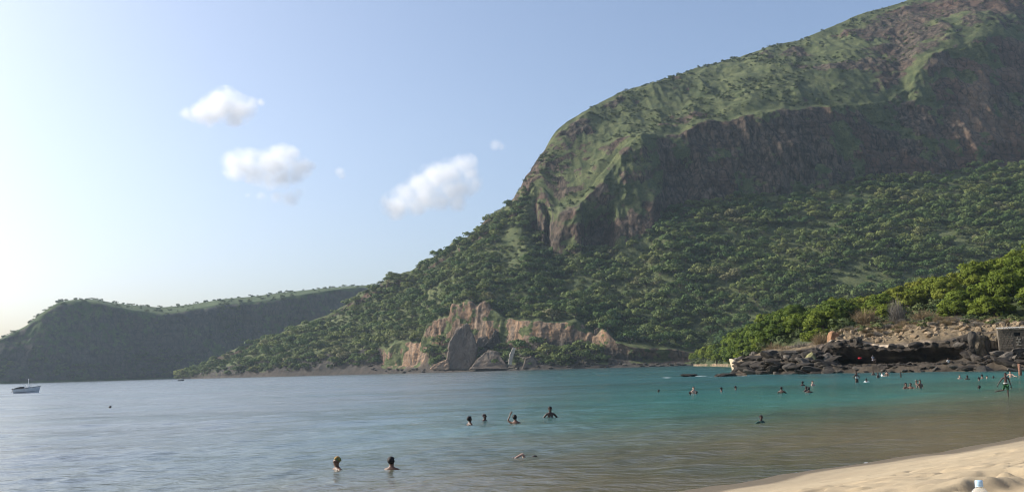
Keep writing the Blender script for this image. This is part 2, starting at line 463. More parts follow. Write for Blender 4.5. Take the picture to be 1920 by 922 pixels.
# ---- the near wooded hill behind the black rocks
xn = np.concatenate([np.linspace(1300, 1960, 260), np.linspace(1970, 2600, 60)])
nd0 = curve(xn, [(1300, 590), (1340, 470), (1380, 360), (1420, 250), (1460, 196), (1550, 172), (1700, 158), (1920, 146), (2600, 120)], 6)
ncr = curve(xn, [(1300, 676), (1330, 668), (1400, 640), (1450, 614), (1500, 602), (1560, 600), (1640, 582), (1700, 572), (1740, 556), (1800, 540), (1850, 520), (1920, 498), (2200, 420), (2600, 400)], 10)
ncd = nd0 + curve(xn, [(1300, 40), (1400, 70), (1500, 75), (1920, 85), (2600, 90)])
nL = [(horizon(xn)+F*4.3/(nd0-8), nd0-8), (horizon(xn)+F*1.2/nd0, nd0),
      (ncr*.6+horizon(xn)*.4, nd0+curve(xn, [(1300, 18), (2600, 40)])), (ncr, ncd), (ncr+12, ncd+60), (horizon(xn)+F*10/(ncd+170), ncd+170)]
V, zone = loft(xn, nL, [6, 30, 30, 10, 10])
V[..., 2] += fbm(V, 18, 4, 121)*1.3*sstep(.9, 1.4, zone)[:, None]
rk = np.clip(.15+.6*fbm(V, 14, 4, 123)+.5*(zone[:, None] < 1.05), 0, 1)
link('hill', grid_mesh('hill', V, True, {'rock': rk, 'warm': .4*rk, 'dark': 0*rk}), M_HILL, kind='structure')
NV, NZ = V, zone[:, None]*np.ones((1, len(xn)))
NPX = np.ones((len(zone), 1))*xn[None]

# ---- the rock platform on the right
xp = np.concatenate([np.linspace(1376, 1960, 420), np.linspace(1965, 2400, 40)])
pd0 = curve(xp, [(1376, 170), (1385, 168), (1500, 153), (1560, 150), (1700, 140), (1800, 134), (1920, 125), (2400, 104)], 4)
def P_(pts, s=2.0): return curve(xp, pts, s)
n1 = P_([(1376, 697), (1395, 696), (1430, 694), (1500, 694.5), (1550, 694), (1600, 692.5), (1700, 690), (1800, 687.5), (1920, 684), (2400, 670)])
n2 = P_([(1376, 690), (1400, 680), (1440, 668), (1500, 664), (1545, 668), (1575, 687), (1650, 686), (1750, 682), (1815, 674), (1850, 664), (1920, 662), (2400, 640)])
n3 = P_([(1376, 689), (1400, 677), (1440, 662), (1500, 660), (1545, 660), (1556, 652), (1600, 650), (1640, 656), (1700, 656), (1770, 648), (1800, 650), (1812, 660), (1830, 662), (1870, 655), (1920, 655), (2400, 630)])
n4 = P_([(1376, 688), (1400, 676), (1440, 660), (1500, 656), (1545, 650), (1556, 640), (1600, 637), (1620, 641), (1640, 648), (1665, 651), (1700, 648), (1770, 638), (1810, 630), (1850, 624), (1880, 619), (1920, 618), (2400, 600)])
n5 = P_([(1376, 687), (1400, 674), (1440, 658), (1500, 652), (1545, 643), (1556, 634), (1572, 622), (1600, 618), (1650, 612), (1720, 606), (1800, 604), (1850, 606), (1920, 604), (2400, 570)])
e2 = P_([(1376, 4), (1440, 9), (1545, 10), (1575, 13), (1700, 14), (1800, 13), (1815, 9), (1920, 9), (2400, 9)])
e3 = P_([(1376, 5), (1440, 10), (1545, 10), (1570, 8.5), (1700, 9), (1800, 9), (1815, 9), (1920, 9.3), (2400, 9)])
pL = [(horizon(xp)+F*4.0/(pd0-3), pd0-3), (n1, pd0+1.0), (n2, pd0+e2), (n3, pd0+e3), (n4, pd0+e3+.8), (n5, pd0+e3+11), (n5-6, pd0+e3+24), (horizon(xp)+F*3.3/(pd0+70), pd0+70)]
V, zone = loft(xp, pL, [8, 34, 16, 26, 40, 10, 4])
Z = zone[:, None]*np.ones((1, len(xp))); PX = np.ones((len(zone), 1))*xp[None]
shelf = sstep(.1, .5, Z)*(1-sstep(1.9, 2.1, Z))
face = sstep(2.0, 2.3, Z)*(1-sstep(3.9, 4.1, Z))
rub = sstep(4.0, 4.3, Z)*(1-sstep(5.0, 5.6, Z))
lay = fbm(V, 2.2, 4, 131, (.35, .35, 1.5), .6)
V[..., 2] += shelf*(fbm(V, 3.2, 4, 133, (1, 1, 1), .6, True)*.55+.1)
cols = fbm(V, 2.6, 4, 137, (1, 1, .2), .6, True)*.55 + lay*.35 + fbm(V, 7, 2, 139)*.6
V[..., 1] -= face*cols
lip = sstep(2.5, 2.9, Z)*(1-sstep(4.0, 4.3, Z))
V[..., 1] -= lip*fbm(V, 1.8, 4, 146, (1, 1, .8), .65)*.9
V[..., 2] += lip*fbm(V, 2.4, 4, 147, (1, 1, 1), .6)*.55
V[..., 2] += rub*(fbm(V, 1.6, 4, 141, (1, 1, 1), .6)*.55 + fbm(V, 5, 3, 142)*.5)
blk = np.floor(V[..., 0]/1.7+.6*vnoise(V[..., 0]/3, V[..., 2]/1.2, 0*V[..., 0], 144))
V[..., 1] -= face*.45*vnoise(blk*.77, np.floor(V[..., 2]/1.1)*.9, 0*blk, 145)
pale = sstep(3.86, 3.96, Z)*(1-sstep(4.04, 4.14, Z))*sstep(1550, 1560, PX)*(1-sstep(1775, 1800, PX))*sstep(-.25, .1, fbm(V, 6, 3, 143)+.12)
pale = np.maximum(pale, shelf*sstep(1.5, 1.9, Z)*0)
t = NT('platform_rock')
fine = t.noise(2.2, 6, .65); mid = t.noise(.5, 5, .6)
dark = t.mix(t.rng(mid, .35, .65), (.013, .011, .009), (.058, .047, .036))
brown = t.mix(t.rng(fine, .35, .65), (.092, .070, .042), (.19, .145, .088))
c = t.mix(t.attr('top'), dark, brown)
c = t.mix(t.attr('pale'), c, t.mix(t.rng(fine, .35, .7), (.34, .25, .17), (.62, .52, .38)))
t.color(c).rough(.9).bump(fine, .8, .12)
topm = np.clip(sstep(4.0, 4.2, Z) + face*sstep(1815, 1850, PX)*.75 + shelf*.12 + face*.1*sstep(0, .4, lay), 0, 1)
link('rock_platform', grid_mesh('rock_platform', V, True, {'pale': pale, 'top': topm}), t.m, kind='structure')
PV, PZ, PPX = V, Z, PX
M_PLAT = t.m

# ------------------------------------------------------------------ beach and sea
SN = np.array([-.65, .76])                                    # points from the beach out to sea
def sdist(x, y):
    tt = .76*x + .65*y
    return SN[0]*x + SN[1]*y - 11.25 + .16*np.sin(tt*.55+1) + .07*np.sin(tt*1.7)
def sand_z(s):
    dry = np.where(s < -1, .09+.19*(-s-1), -.09*s)
    dry = np.where(dry > 1.75, 1.75+.25*(dry-1.75), dry)
    return np.where(s < 0, dry, np.maximum(-.055*s, -6.5))
def polar(r0, r1, nr, a0, a1, na):
    r = np.geomspace(r0, r1, nr); a = np.linspace(R(a0), R(a1), na)
    rr, aa = np.meshgrid(r, a, indexing='ij')
    return rr*np.sin(aa), rr*np.cos(aa), rr
a_ = np.linspace(R(-50), R(58), 640)
r_ = np.concatenate([np.geomspace(1.5, 45, 620), np.geomspace(46.5, 2300, 70)])
rr, aa = np.meshgrid(r_, a_, indexing='ij')
x, y = rr*np.sin(aa), rr*np.cos(aa)
s = sdist(x, y)
z = sand_z(s)
P3 = np.stack([x, y, 0*x], -1)
rough_z = sstep(-3.2, -5.2, s+fbm(P3, 1.4, 3, 7)*1.3)*sstep(60, 20, rr)
tr = sstep(.02, .4, fbm(P3, .42, 3, 151, (.8, 1.1, 1), .55))
z = z + (s < -.2)*(fbm(P3, .8, 4, 153)*.012 + rough_z*(-tr*.085 + fbm(P3, .25, 3, 157)*.036) + sstep(-1.2, -3, s)*sstep(60, 20, rr)*-.03*sstep(.30, .5, fbm(P3, .35, 2, 158))) + (s < -1.5)*fbm(P3, 3, 2, 159)*.02
wet = np.clip(sstep(-.5, -.1, s + .22*fbm(P3, 2.5, 3, 161)) + .22*sstep(-3.2, -.8, s+.6*fbm(P3, 3.5, 3, 162)), 0, 1)
t = NT('sand')
gr = t.noise(60, 5, .7); md = t.noise(3.0, 5, .6); st = t.noise(1.2, 4, .6, (.5, 2.0, 1))
c = t.mix(t.rng(md, .3, .7), (.35, .282, .185), (.41, .338, .226))
c = t.mix(t.math('MULTIPLY', t.rng(gr, .5, .75), .35), c, (.30, .23, .16))
c = t.mix(t.math('MULTIPLY', t.rng(st, .55, .7), .2), c, (.36, .29, .21))
c = t.mix(t.math('MULTIPLY', t.attr('trod'), .55), c, (.27, .205, .125))
c = t.mix(t.attr('wet'), c, (.17, .135, .09))
t.color(c).rough(t.rng(t.attr('wet'), 0, 1, .95, .35)).bump(gr, .4, .01)
link('beach', grid_mesh('beach', np.stack([x, y, z], -1), True, {'wet': wet, 'trod': np.clip(rough_z*(.35+.65*tr)+.25*(s < -1.5)*sstep(.1, .5, fbm(P3, 1.1, 3, 165, (.6, 1, 1))), 0, 1)}, flip=True), t.m, kind='structure')
M_SAND = t.m

x, y, rr = polar(9.0, 2300, 880, -50, 58, 720)
s = sdist(x, y)
dr = rr*(math.log(2300/9.0)/879); dt = rr*R(108)/719
h = np.zeros_like(x); lost = np.zeros_like(x)
NW = 46
for k in range(NW):
    lam = .28*(9/.28)**((k+rng.random())/NW)
    th = math.atan2(.76, -.65) + rng.normal(0, .55)
    kx, ky = 2*math.pi/lam*math.cos(th), 2*math.pi/lam*math.sin(th)
    amp = .030*lam/(2*math.pi)*(1.0 if lam < 1.2 else .45)
    keep = sstep(2.2, 4.5, lam/np.maximum(dr, dt))
    ph = rng.random()*6.28
    h += amp*keep*np.sin(kx*x+ky*y+ph)
    lost += (1-keep)
# gusts and slicks, then the small swells that run up the beach
P3 = np.stack([x, y, 0*x], -1)
gust = np.clip(.8+.7*fbm(P3, 14, 3, 171, (.6, 1.2, 1)), .25, 1.6)
h *= gust*(.35+.65*sstep(0, 7, s))
ridge = np.exp(-((s-2.6-.5*np.sin(.35*(.76*x+.65*y)))/.55)**2)*.035 + np.exp(-((s-5.6-.7*np.sin(.22*(.76*x+.65*y)+1))/.8)**2)*.05 + np.exp(-((s-10-1.0*np.sin(.15*(.76*x+.65*y)+2))/1.1)**2)*.05
h += ridge*sstep(90, 40, rr)
h -= .03*(1-sstep(-.3, .6, s))
foam = np.zeros_like(x)
def blob(px, py, wpx, dep, amt=1.0):
    global foam
    c = ground(px, py); w_ = wpx/F*c[1]
    q = ((x-c[0])/w_)**2 + ((y-c[1])/dep)**2
    foam = np.maximum(foam, amt*np.exp(-q*1.5))
for a in ((1250, 707.5, 11, 1.6, 1.2), (1305, 705, 26, 2.5, 1.0), (1322, 702, 8, 2.5, 1.4), (1340, 706, 30, 2.2, .6), (1283, 703, 14, 2.5, .6), (470, 706.3, 26, 14, 1.2), (1860, 744, 60, .3, .45), (1780, 747, 45, .4, .3), (1700, 765, 60, .5, .22), (1885, 745, 14, .3, .6), (1780, 770, 40, .4, .3), (1640, 778, 60, .5, .2), (800, 697, 30, 10, .5), (1180, 690, 80, 8, .35), (1395, 705, 20, 1.0, .6), (1470, 702, 40, .8, .45)):
    blob(*a)
edge = np.exp(-((s-.12)/.10)**2)*.55*sstep(60, 30, rr)
foam = np.maximum(foam, edge)*1.0
t = NT('sea_water')
ss = t.attr('shore')
deep = t.ramp(t.rng(ss, 0, 60), [(0, (.150, .118, .066)), (.10, (.120, .106, .062)), (.18, (.088, .122, .082)), (.30, (.040, .150, .122)), (.5, (.024, .140, .128)), (1, (.024, .105, .112))])
far = t.mix(t.rng(ss, 80, 420), deep, (.022, .058, .068))
far = t.mix(t.math('MULTIPLY', t.rng(t.attr('open_sea_sheen'), 0, 1), t.rng(ss, 5, 11)), far, (.115, .130, .134))  # deeper open water, plus silvery sky reflection painted into its base colour
far = t.mix(t.math('MULTIPLY', t.rng(t.noise(.05, 4, .6, (.6, 1.4, 1)), .48, .66), .5), far, (.020, .060, .056))
fn = t.noise(1.6, 6, .7)
ff = t.rng(t.math('ADD', t.attr('foam'), t.rng(fn, .3, .7, -.55, .35)), .35, .6)
t.color(t.mix(ff, far, (.75, .78, .78)))
gst = t.rng(t.noise(.035, 4, .6, (.5, 1.5, 1)), .42, .62, 0, .09)
t.rough(t.math('MAXIMUM', t.math('ADD', t.attr('rough'), gst), t.math('MULTIPLY', ff, .8)))
t.b.inputs['IOR'].default_value = 1.333
t.b.inputs['Specular IOR Level'].default_value = 0.5
rip = t.noise(5.0, 4, .6, (.7, 1.0, 1)); rip2 = t.noise(1.1, 4, .6, (.55, 1.1, 1)); rip3 = t.noise(.22, 4, .6, (.5, 1.2, 1))
hh = t.math('ADD', t.math('MULTIPLY', rip, .022), t.math('ADD', t.math('MULTIPLY', rip2, .10), t.math('MULTIPLY', rip3, .13)))
t.bump(hh, 1.0, 1.0)
sea = link('sea', grid_mesh('sea', np.stack([x, y, h], -1), True, {'shore': s, 'open_sea_sheen': 1-sstep(-16, 13, x + 3*fbm(P3, 20, 3, 181)), 'foam': foam, 'rough': .06+.16*lost/NW}, flip=True), t.m, kind='structure')
SEAH = (x, y, h)
# ------------------------------------------------------------------ vegetation
def foliage_mat(name, ramp, trans=.25):
    t = NT(name)
    oi = t.n('ShaderNodeObjectInfo')
    pn = t.n('ShaderNodeTexNoise'); pn.inputs['Scale'].default_value = .022; pn.inputs['Detail'].default_value = 3
    t.l(oi.outputs['Location'], pn.inputs['Vector'])
    fac = t.math('ADD', t.math('MULTIPLY', oi.outputs['Random'], .55), t.rng(pn.outputs[0], .32, .68, -.1, .55))
    c = t.ramp(fac, ramp)
    c = t.mix(t.attr('tint'), t.mix(1.0, c, (.62, .66, .6), 'MULTIPLY'), t.mix(1.0, c, (1.35, 1.3, 1.15), 'MULTIPLY'))
    t.color(c).rough(.75)
    t.b.inputs['Specular IOR Level'].default_value = .15
    tr = t.n('ShaderNodeBsdfTranslucent'); t.l(c, tr.inputs[0])
    ms = t.n('ShaderNodeMixShader'); ms.inputs[0].default_value = trans
    t.l(t.b.outputs[0], ms.inputs[1]); t.l(tr.outputs[0], ms.inputs[2]); t.l(ms.outputs[0], t.out.inputs[0])
    return t.m
M_ACACIA = foliage_mat('acacia_leaves', [(0, (.045, .085, .030)), (.3, (.075, .12, .038)), (.6, (.115, .15, .052)), (.85, (.15, .175, .055)), (1, (.165, .16, .085))])
M_GROVE = foliage_mat('grove_leaves', [(0, (.040, .075, .014)), (.35, (.085, .125, .016)), (.7, (.13, .165, .02)), (1, (.175, .19, .03))], .35)
M_SHRUB = foliage_mat('shrub_leaves', [(0, (.034, .056, .021)), (.6, (.066, .090, .032)), (1, (.10, .118, .045))], .15)
M_DRY = foliage_mat('dry_twigs', [(0, (.17, .125, .08)), (1, (.24, .185, .115))], .2)
M_BARK = plain('bark', (.085, .065, .05), .9, .4, 3)

def crown_mesh(name, seed, nclump, nleaf, leaf, flat=.5, zc=.78, clump=.34, low=0.0, hole=.0):
    """unit radius crown made of leaf clumps: many small leaf faces round each clump's shell"""
    g = np.random.default_rng(seed)
    V, tint, NR = [], [], []
    for c in range(nclump):
        th = g.random()*2*math.pi; rr_ = math.sqrt(g.random())*.82
        u = g.random()
        top = math.sqrt(max(0, 1-rr_*rr_))
        h = zc + flat*top*(.95*u-.35) - low*g.random()*rr_
        cc = np.array([rr_*math.cos(th), rr_*math.sin(th), h])
        cr = clump*(.65+.7*g.random())*(1-.25*rr_)
        n = int(nleaf*(cr/clump)**2)
        d = g.normal(size=(n, 3)); d /= np.linalg.norm(d, axis=1)[:, None]
        d[:, 2] = np.where(d[:, 2] < -.35, -d[:, 2], d[:, 2])
        p = cc + d*np.array([1, 1, .72])*cr*(.72+.34*g.random((n, 1)))
        nn = d + g.normal(size=(n, 3))*.45; nn /= np.linalg.norm(nn, axis=1)[:, None]
        a = np.cross(nn, g.normal(size=(n, 3))); a /= np.linalg.norm(a, axis=1)[:, None]
        b = np.cross(nn, a)
        s_ = leaf*(.6+.8*g.random((n, 1)))
        q = np.stack([p-a*s_, p-b*s_*.6, p+a*s_, p+b*s_*.6], 1)
        V.append(q.reshape(-1, 3))
        out_ = (cc-np.array([0, 0, zc*.6])); out_ = out_/(np.linalg.norm(out_)+1e-6)
        vn = d*.75+out_*.45+nn*.30; vn /= np.linalg.norm(vn, axis=1)[:, None]; NR.append(np.repeat(vn, 4, 0))
        tint.append(np.repeat(np.clip(g.random()*.55 + g.random(n)*.45, 0, 1), 4))
    V = np.concatenate(V); tint = np.concatenate(tint)
    n = len(V)//4
    me = raw_mesh(name, V, np.arange(len(V)), np.full(n, 4), True, {'tint': tint})
    NORM[me.name] = np.concatenate(NR); me.normals_split_custom_set_from_vertices(NORM[me.name].tolist())
    return me
NORM = {}

def trunk_mesh(name, seed, zc=.78, n=6, thick=.05):
    g = np.random.default_rng(seed); m = MB()
    lean = g.normal(0, .06, 2)
    fork = np.array([lean[0], lean[1], zc*.42])
    m.tube([(0, 0, -.25), (lean[0]*.4, lean[1]*.4, zc*.2), fork], [thick*1.3, thick, thick*.85], n)
    for k in range(5):
        th = k*1.26+g.random(); r_ = .35+.3*g.random()
        mid = fork + np.array([math.cos(th)*r_*.45, math.sin(th)*r_*.45, zc*.25])
        m.tube([fork-np.array([0, 0, .02]), mid, mid+np.array([math.cos(th)*r_*.5, math.sin(th)*r_*.5, zc*.2])], [thick*.6, thick*.42, thick*.2], n)
    return m.mesh(name, True)

def join_meshes(name, parts, mats):
    """parts: meshes, one material slot each, joined into one mesh"""
    Vs, Fi, Lt, Mi, Ti, off = [], [], [], [], [], 0
    for k, me in enumerate(parts):
        v = np.empty(len(me.vertices)*3, np.float32); me.vertices.foreach_get('co', v)
        l_ = np.empty(len(me.loops), np.int32); me.loops.foreach_get('vertex_index', l_)
        t_ = np.empty(len(me.polygons), np.int32); me.polygons.foreach_get('loop_total', t_)
        ti = np.full(len(me.vertices), .5, np.float32)
        if 'tint' in me.attributes: me.attributes['tint'].data.foreach_get('value', ti)
        Vs.append(v.reshape(-1, 3)); Fi.append(l_+off); Lt.append(t_); Mi.append(np.full(len(t_), k, np.int32)); Ti.append(ti)
        off += len(me.vertices)
    me = raw_mesh(name, np.concatenate(Vs), np.concatenate(Fi), np.concatenate(Lt), False, {'tint': np.concatenate(Ti)})
    for m_ in mats: me.materials.append(m_)
    me.polygons.foreach_set('material_index', np.concatenate(Mi))
    me.polygons.foreach_set('use_smooth', np.ones(len(me.polygons), bool))
    nr = []
    for p_ in parts:
        if p_.name in NORM: nr.append(NORM[p_.name])
        else: nr.append(np.zeros((len(p_.vertices), 3)))
    me.normals_split_custom_set_from_vertices(np.concatenate(nr).tolist())
    return me

ACACIA = [join_meshes('acacia_tree', [crown_mesh('c', 100+k, 15, 34, .105, .52, .62, .36, .12), trunk_mesh('t', 130+k, .62, 4)], [M_ACACIA, M_BARK]) for k in range(6)]
SHRUB = [join_meshes('shrub', [crown_mesh('c', 160+k, 8, 26, .15, .5, .34, .42, .1)], [M_SHRUB]) for k in range(5)]
GROVE = [(crown_mesh('crown', 200+k, 48, 84, .066, .66, .66, .27, .52), trunk_mesh('trunk', 230+k, .78, 7)) for k in range(6)]

def twig_bush(name, seed, n=260, h=1.0):
    g = np.random.default_rng(seed); V = []
    for k in range(n):
        th = g.random()*6.283; sp = math.sqrt(g.random())
        b = np.array([.25*sp*math.cos(th), .25*sp*math.sin(th), 0])
        e = np.array([sp*math.cos(th)*(.75+.3*g.random()), sp*math.sin(th)*(.75+.3*g.random()), h*(.35+.65*g.random())*(1.15-.5*sp)])
        mid = (b+e)/2 + g.normal(0, .06, 3)
        for p, q, w_ in ((b, mid, .018), (mid, e, .012), (mid, e+g.normal(0, .16, 3), .010), (mid*.5+e*.5, e+g.normal(0, .2, 3), .009)):
            a = np.cross(q-p, g.normal(size=3)); a = a/np.linalg.norm(a)*w_
            V.append([p-a, p+a, q+a*.5, q-a*.5])
    V = np.array(V).reshape(-1, 3)
    return raw_mesh(name, V, np.arange(len(V)), np.full(len(V)//4, 4), False, {'tint': np.repeat(g.random(len(V)//4), 4)})

def cell_area(V):
    a = V[1:, :-1]-V[:-1, :-1]; b = V[:-1, 1:]-V[:-1, :-1]
    return np.linalg.norm(np.cross(a, b), axis=-1)
def scatter(V, weight, n, g):
    wgt = (cell_area(V)*weight[:-1, :-1]).ravel(); wgt = wgt/wgt.sum()
    k = g.choice(len(wgt), n, p=wgt)
    nc = V.shape[1]-1
    j, i = k//nc, k % nc
    u, v = g.random(n)[:, None], g.random(n)[:, None]
    P = V[j, i]*(1-u)*(1-v) + V[j, i+1]*u*(1-v) + V[j+1, i]*(1-u)*v + V[j+1, i+1]*u*v
    return P, j, i
def thin(P, rad, f=.75):
    """drop points whose crowns would overlap too much"""
    cell = {}; keep = []; c = float(rad.max())*2*f
    for k in range(len(P)):
        key = (int(P[k, 0]//c), int(P[k, 1]//c), int(P[k, 2]//c)); ok = True
        for a in (-1, 0, 1):
            for b in (-1, 0, 1):
                for d in (-1, 0, 1):
                    for q in cell.get((key[0]+a, key[1]+b, key[2]+d), ()):
                        if np.sum((P[k]-P[q])**2) < (f*(rad[k]+rad[q]))**2: ok = False; break
                    if not ok: break
                if not ok: break
            if not ok: break
        if ok: keep.append(k); cell.setdefault(key, []).append(k)
    return np.array(keep, int)

def stuff_cloud(name, P, scl, variants, label, g, squash=1.0):
    """one object: a point mesh whose geometry nodes set a plant on every point"""
    vc = bpy.data.collections.new(name+'_kinds')
    for k, me in enumerate(variants):
        o = bpy.data.objects.new(name+'_kind', me); vc.objects.link(o)
    me = bpy.data.meshes.new(name)
    me.vertices.add(len(P)); me.vertices.foreach_set('co', np.ascontiguousarray(P, np.float32).ravel())
    a = me.attributes.new('scl', 'FLOAT', 'POINT'); a.data.foreach_set('value', scl.astype(np.float32))
    a = me.attributes.new('rotz', 'FLOAT', 'POINT'); a.data.foreach_set('value', (g.random(len(P))*6.28).astype(np.float32))
    a = me.attributes.new('kindno', 'INT', 'POINT'); a.data.foreach_set('value', g.integers(0, len(variants), len(P)).astype(np.int32))
    o = link(name, me, None, None, None, label=label, category='vegetation', kind='stuff')
    ng = bpy.data.node_groups.new(name, 'GeometryNodeTree')
    ng.interface.new_socket('Geometry', in_out='INPUT', socket_type='NodeSocketGeometry')
    ng.interface.new_socket('Geometry', in_out='OUTPUT', socket_type='NodeSocketGeometry')
    N_ = ng.nodes
    gi, go = N_.new('NodeGroupInput'), N_.new('NodeGroupOutput')
    ip = N_.new('GeometryNodeInstanceOnPoints'); ci = N_.new('GeometryNodeCollectionInfo')
    ci.inputs[0].default_value = vc; ci.inputs[1].default_value = True; ci.inputs[2].default_value = True
    ip.inputs['Pick Instance'].default_value = True
    def na(nm, ty):
        n_ = N_.new('GeometryNodeInputNamedAttribute'); n_.data_type = ty; n_.inputs[0].default_value = nm; return n_.outputs['Attribute']
    cx = N_.new('ShaderNodeCombineXYZ'); cs = N_.new('ShaderNodeCombineXYZ')
    mz = N_.new('ShaderNodeMath'); mz.operation = 'MULTIPLY'; mz.inputs[1].default_value = squash
    lk = ng.links.new
    lk(na('rotz', 'FLOAT'), cx.inputs[2])
    s_ = na('scl', 'FLOAT'); lk(s_, cs.inputs[0]); lk(s_, cs.inputs[1]); lk(s_, mz.inputs[0]); lk(mz.outputs[0], cs.inputs[2])
    lk(gi.outputs[0], ip.inputs['Points']); lk(ci.outputs[0], ip.inputs['Instance'])
    lk(na('kindno', 'INT'), ip.inputs['Instance Index']); lk(cx.outputs[0], ip.inputs['Rotation']); lk(cs.outputs[0], ip.inputs['Scale'])
    lk(ip.outputs[0], go.inputs[0])
    md = o.modifiers.new('plants', 'NODES'); md.node_group = ng
    return o

g = np.random.default_rng(21)
# acacias on the long slope under the great cliff
dens = sstep(3.0, 3.25, MZ)*(1-sstep(4.93, 5.0, MZ))*(MPX < 2100)*(1-.75*MROCK)
dens = np.maximum(dens, sstep(1.1, 1.5, MZ)*(MZ < 3.2)*(MPX < 705)*1.5)
dens = np.maximum(dens, sstep(.9, 1.2, MZ)*(MZ < 1.9)*(MPX > 806)*(MPX < 1140)*1.3)
dens = np.maximum(dens, (MZ > 4.9)*(MZ < 7.2)*(MPX < 985)*.8)
clear = sstep(.10, .3, fbm(MV, 55, 3, 301))
dens0 = dens*(1-.5*clear)
dens = dens*(1-.88*clear)
P, j, i = scatter(MV, dens, 12000, g)
rad = np.where(g.random(len(P)) < .3, 5.2+3.0*g.random(len(P)), 2.0+2.4*g.random(len(P))) + .9*(MPX[j, i] > 1000)
o_ = np.argsort(-rad+g.normal(0, 1.2, len(P))); P, rad, j, i = P[o_], rad[o_], j[o_], i[o_]
kp = thin(P, rad, .58); P, rad, j, i = P[kp], rad[kp], j[kp], i[kp]
big = rad/P[:, 1]*np.where((MPX[j, i] > 700) & (MPX[j, i] < 1500) & (MZ[j, i] > 2.9) & (MZ[j, i] < 4.9), 1, .2)
sel = np.zeros(len(P), bool); sel[np.argsort(-big)[:120]] = True
stuff_cloud('acacia_wood', P[~sel], rad[~sel], ACACIA, 'acacia wood covering the mountain slope', g)
def size_word(r, a, b, words=('small', 'middling', 'large')): return words[0] if r < a else words[1] if r < b else words[2]
def slope_label(px, py, r):
    row = 'low' if py > 590 else 'mid-slope' if py > 520 else 'high'
    z_ = ('left of the orange cliffs' if px < 800 else 'above the tall grey slab' if px < 900 else 'above the peak of the orange cliffs' if px < 990 else
          'above the flat right end of the orange cliffs' if px < 1090 else 'above the dark rock stub' if px < 1170 else 'above the sea cave' if px < 1260 else
          'above the sandy scrub bank' if px < 1340 else 'behind the left end of the grove' if px < 1420 else 'behind the middle of the grove')
    return f'{size_word(r, 5.6, 6.6)} round acacia, {row}, {z_}'
for k in np.where(sel)[0]:
    px, py = pix(P[k])
    thing('acacia_tree', slope_label(px, py, rad[k]), 'tree', 'acacias dotted over the mountain slope', tuple(P[k]), g.random()*6.28, float(rad[k]), ACACIA[g.integers(0, 6)])

# low shrubs: upper mountain, cliff ledges, headland
wsh = sstep(5.95, 6.1, MZ)*(MZ < 8.05)*(1-.7*MROCK)*(.25+.75*(1-sstep(1450, 1750, MPX)))*(MPX < 2000)
wsh = np.maximum(wsh, (MZ > 4.97)*(MZ < 6)*(MPX > 985)*(MPX < 2000)*sstep(.6, .2, MROCK)*.9)
wsh = wsh*sstep(-.25, .2, fbm(MV, 35, 3, 311))
P, j, i = scatter(MV, wsh, 2600, g)
rad = 1.1+3.0*g.random(len(P))**3
kp = thin(P, rad, .5)
wh = (HZ > .9)*(HZ < 4.3)*(.02+.9*sstep(.05, .3, fbm(HV, 80, 3, 313))*(HZ < 3) + .05*(HZ > 2.9))
P4_, j4, i4 = scatter(MV, dens0, 5200, g); r4 = 1.1+2.3*g.random(len(P4_))
P7, j7, i7 = scatter(PV, (PZ > 4.55)*(PZ < 5.9)*(PPX > 1550)*(PPX < 1960)*(.2+.8*(PZ > 4.85))*1.0, 150, g); r7 = .4+.8*g.random(len(P7))**1.5
P3_, j3, i3 = scatter(NV, (NZ > .98)*(NZ < 3.4)*(NPX < 2060)*1.0, 700, g); r3 = .8+1.3*g.random(len(P3_))
P2, j2, i2 = scatter(HV, wh, 1500, g); r2 = 1.5+3.2*g.random(len(P2))**2
stuff_cloud('shrub_cover', np.concatenate([P[kp], P2, P3_, P4_, P7]), np.concatenate([rad[kp], r2, r3, r4, r7]), SHRUB, 'low green shrubs on the mountain, the far headland, the terrace and under the grove', g)

# the bright green grove on the near hill
wg = ((NZ > .98)*(NZ < 3.4)*(NPX < 2060)*1.0)
P, j, i = scatter(NV, wg, 5000, g)
rad = np.where(NPX[j, i] < 1420, 4.6, 3.7)*(.75+.5*g.random(len(P)))
pxs, pys = pix(P)
gap = (pxs > 1556) & (pys > 604) | ((pxs > 1425) & (pxs < 1556) & (P[:, 1] < NV[j*0, i][:, 1]+20))
P, rad, j, i = P[~gap], rad[~gap], j[~gap], i[~gap]
kp = thin(P, rad, .52)[:178]
P, rad = P[kp], rad[kp]; nz_of = NZ[j[kp], i[kp]]
for q in range(len(P)):
    px, py = pix(P[q])
    z_ = ('left of the pale cove' if px < 1370 else 'above the pale cove' if px < 1425 else 'above the wide brown leafless bush' if px < 1485 else
          'above the grey leafless bushes' if px < 1550 else 'above the orange earth bank' if px < 1610 else 'behind the pale dry bush' if px < 1655 else
          'behind the tall upright dry bush' if px < 1715 else 'behind the low brown dry bush' if px < 1770 else 'above the right of the rubble terrace' if px < 1830 else
          'above the broken brown cliff' if px < 1880 else 'behind the stone hut' if px < 1935 else 'beyond the stone hut')
    zr = nz_of[q]
    row = 'front row' if zr < 1.6 else 'middle row' if zr < 2.5 else 'back row'
    lab = f'{size_word(rad[q], 3.9, 4.9)} bright green grove tree, {row}, {z_}'
    cr, tk = GROVE[g.integers(0, 6)]
    e = thing('grove_tree', lab, 'tree', 'bright green trees of the grove on the near hill', tuple(P[q]), g.random()*6.28, (rad[q], rad[q], rad[q]*(.85+.35*g.random())))
    link('crown', cr, M_GROVE, e); link('trunk', tk, M_BARK, e)

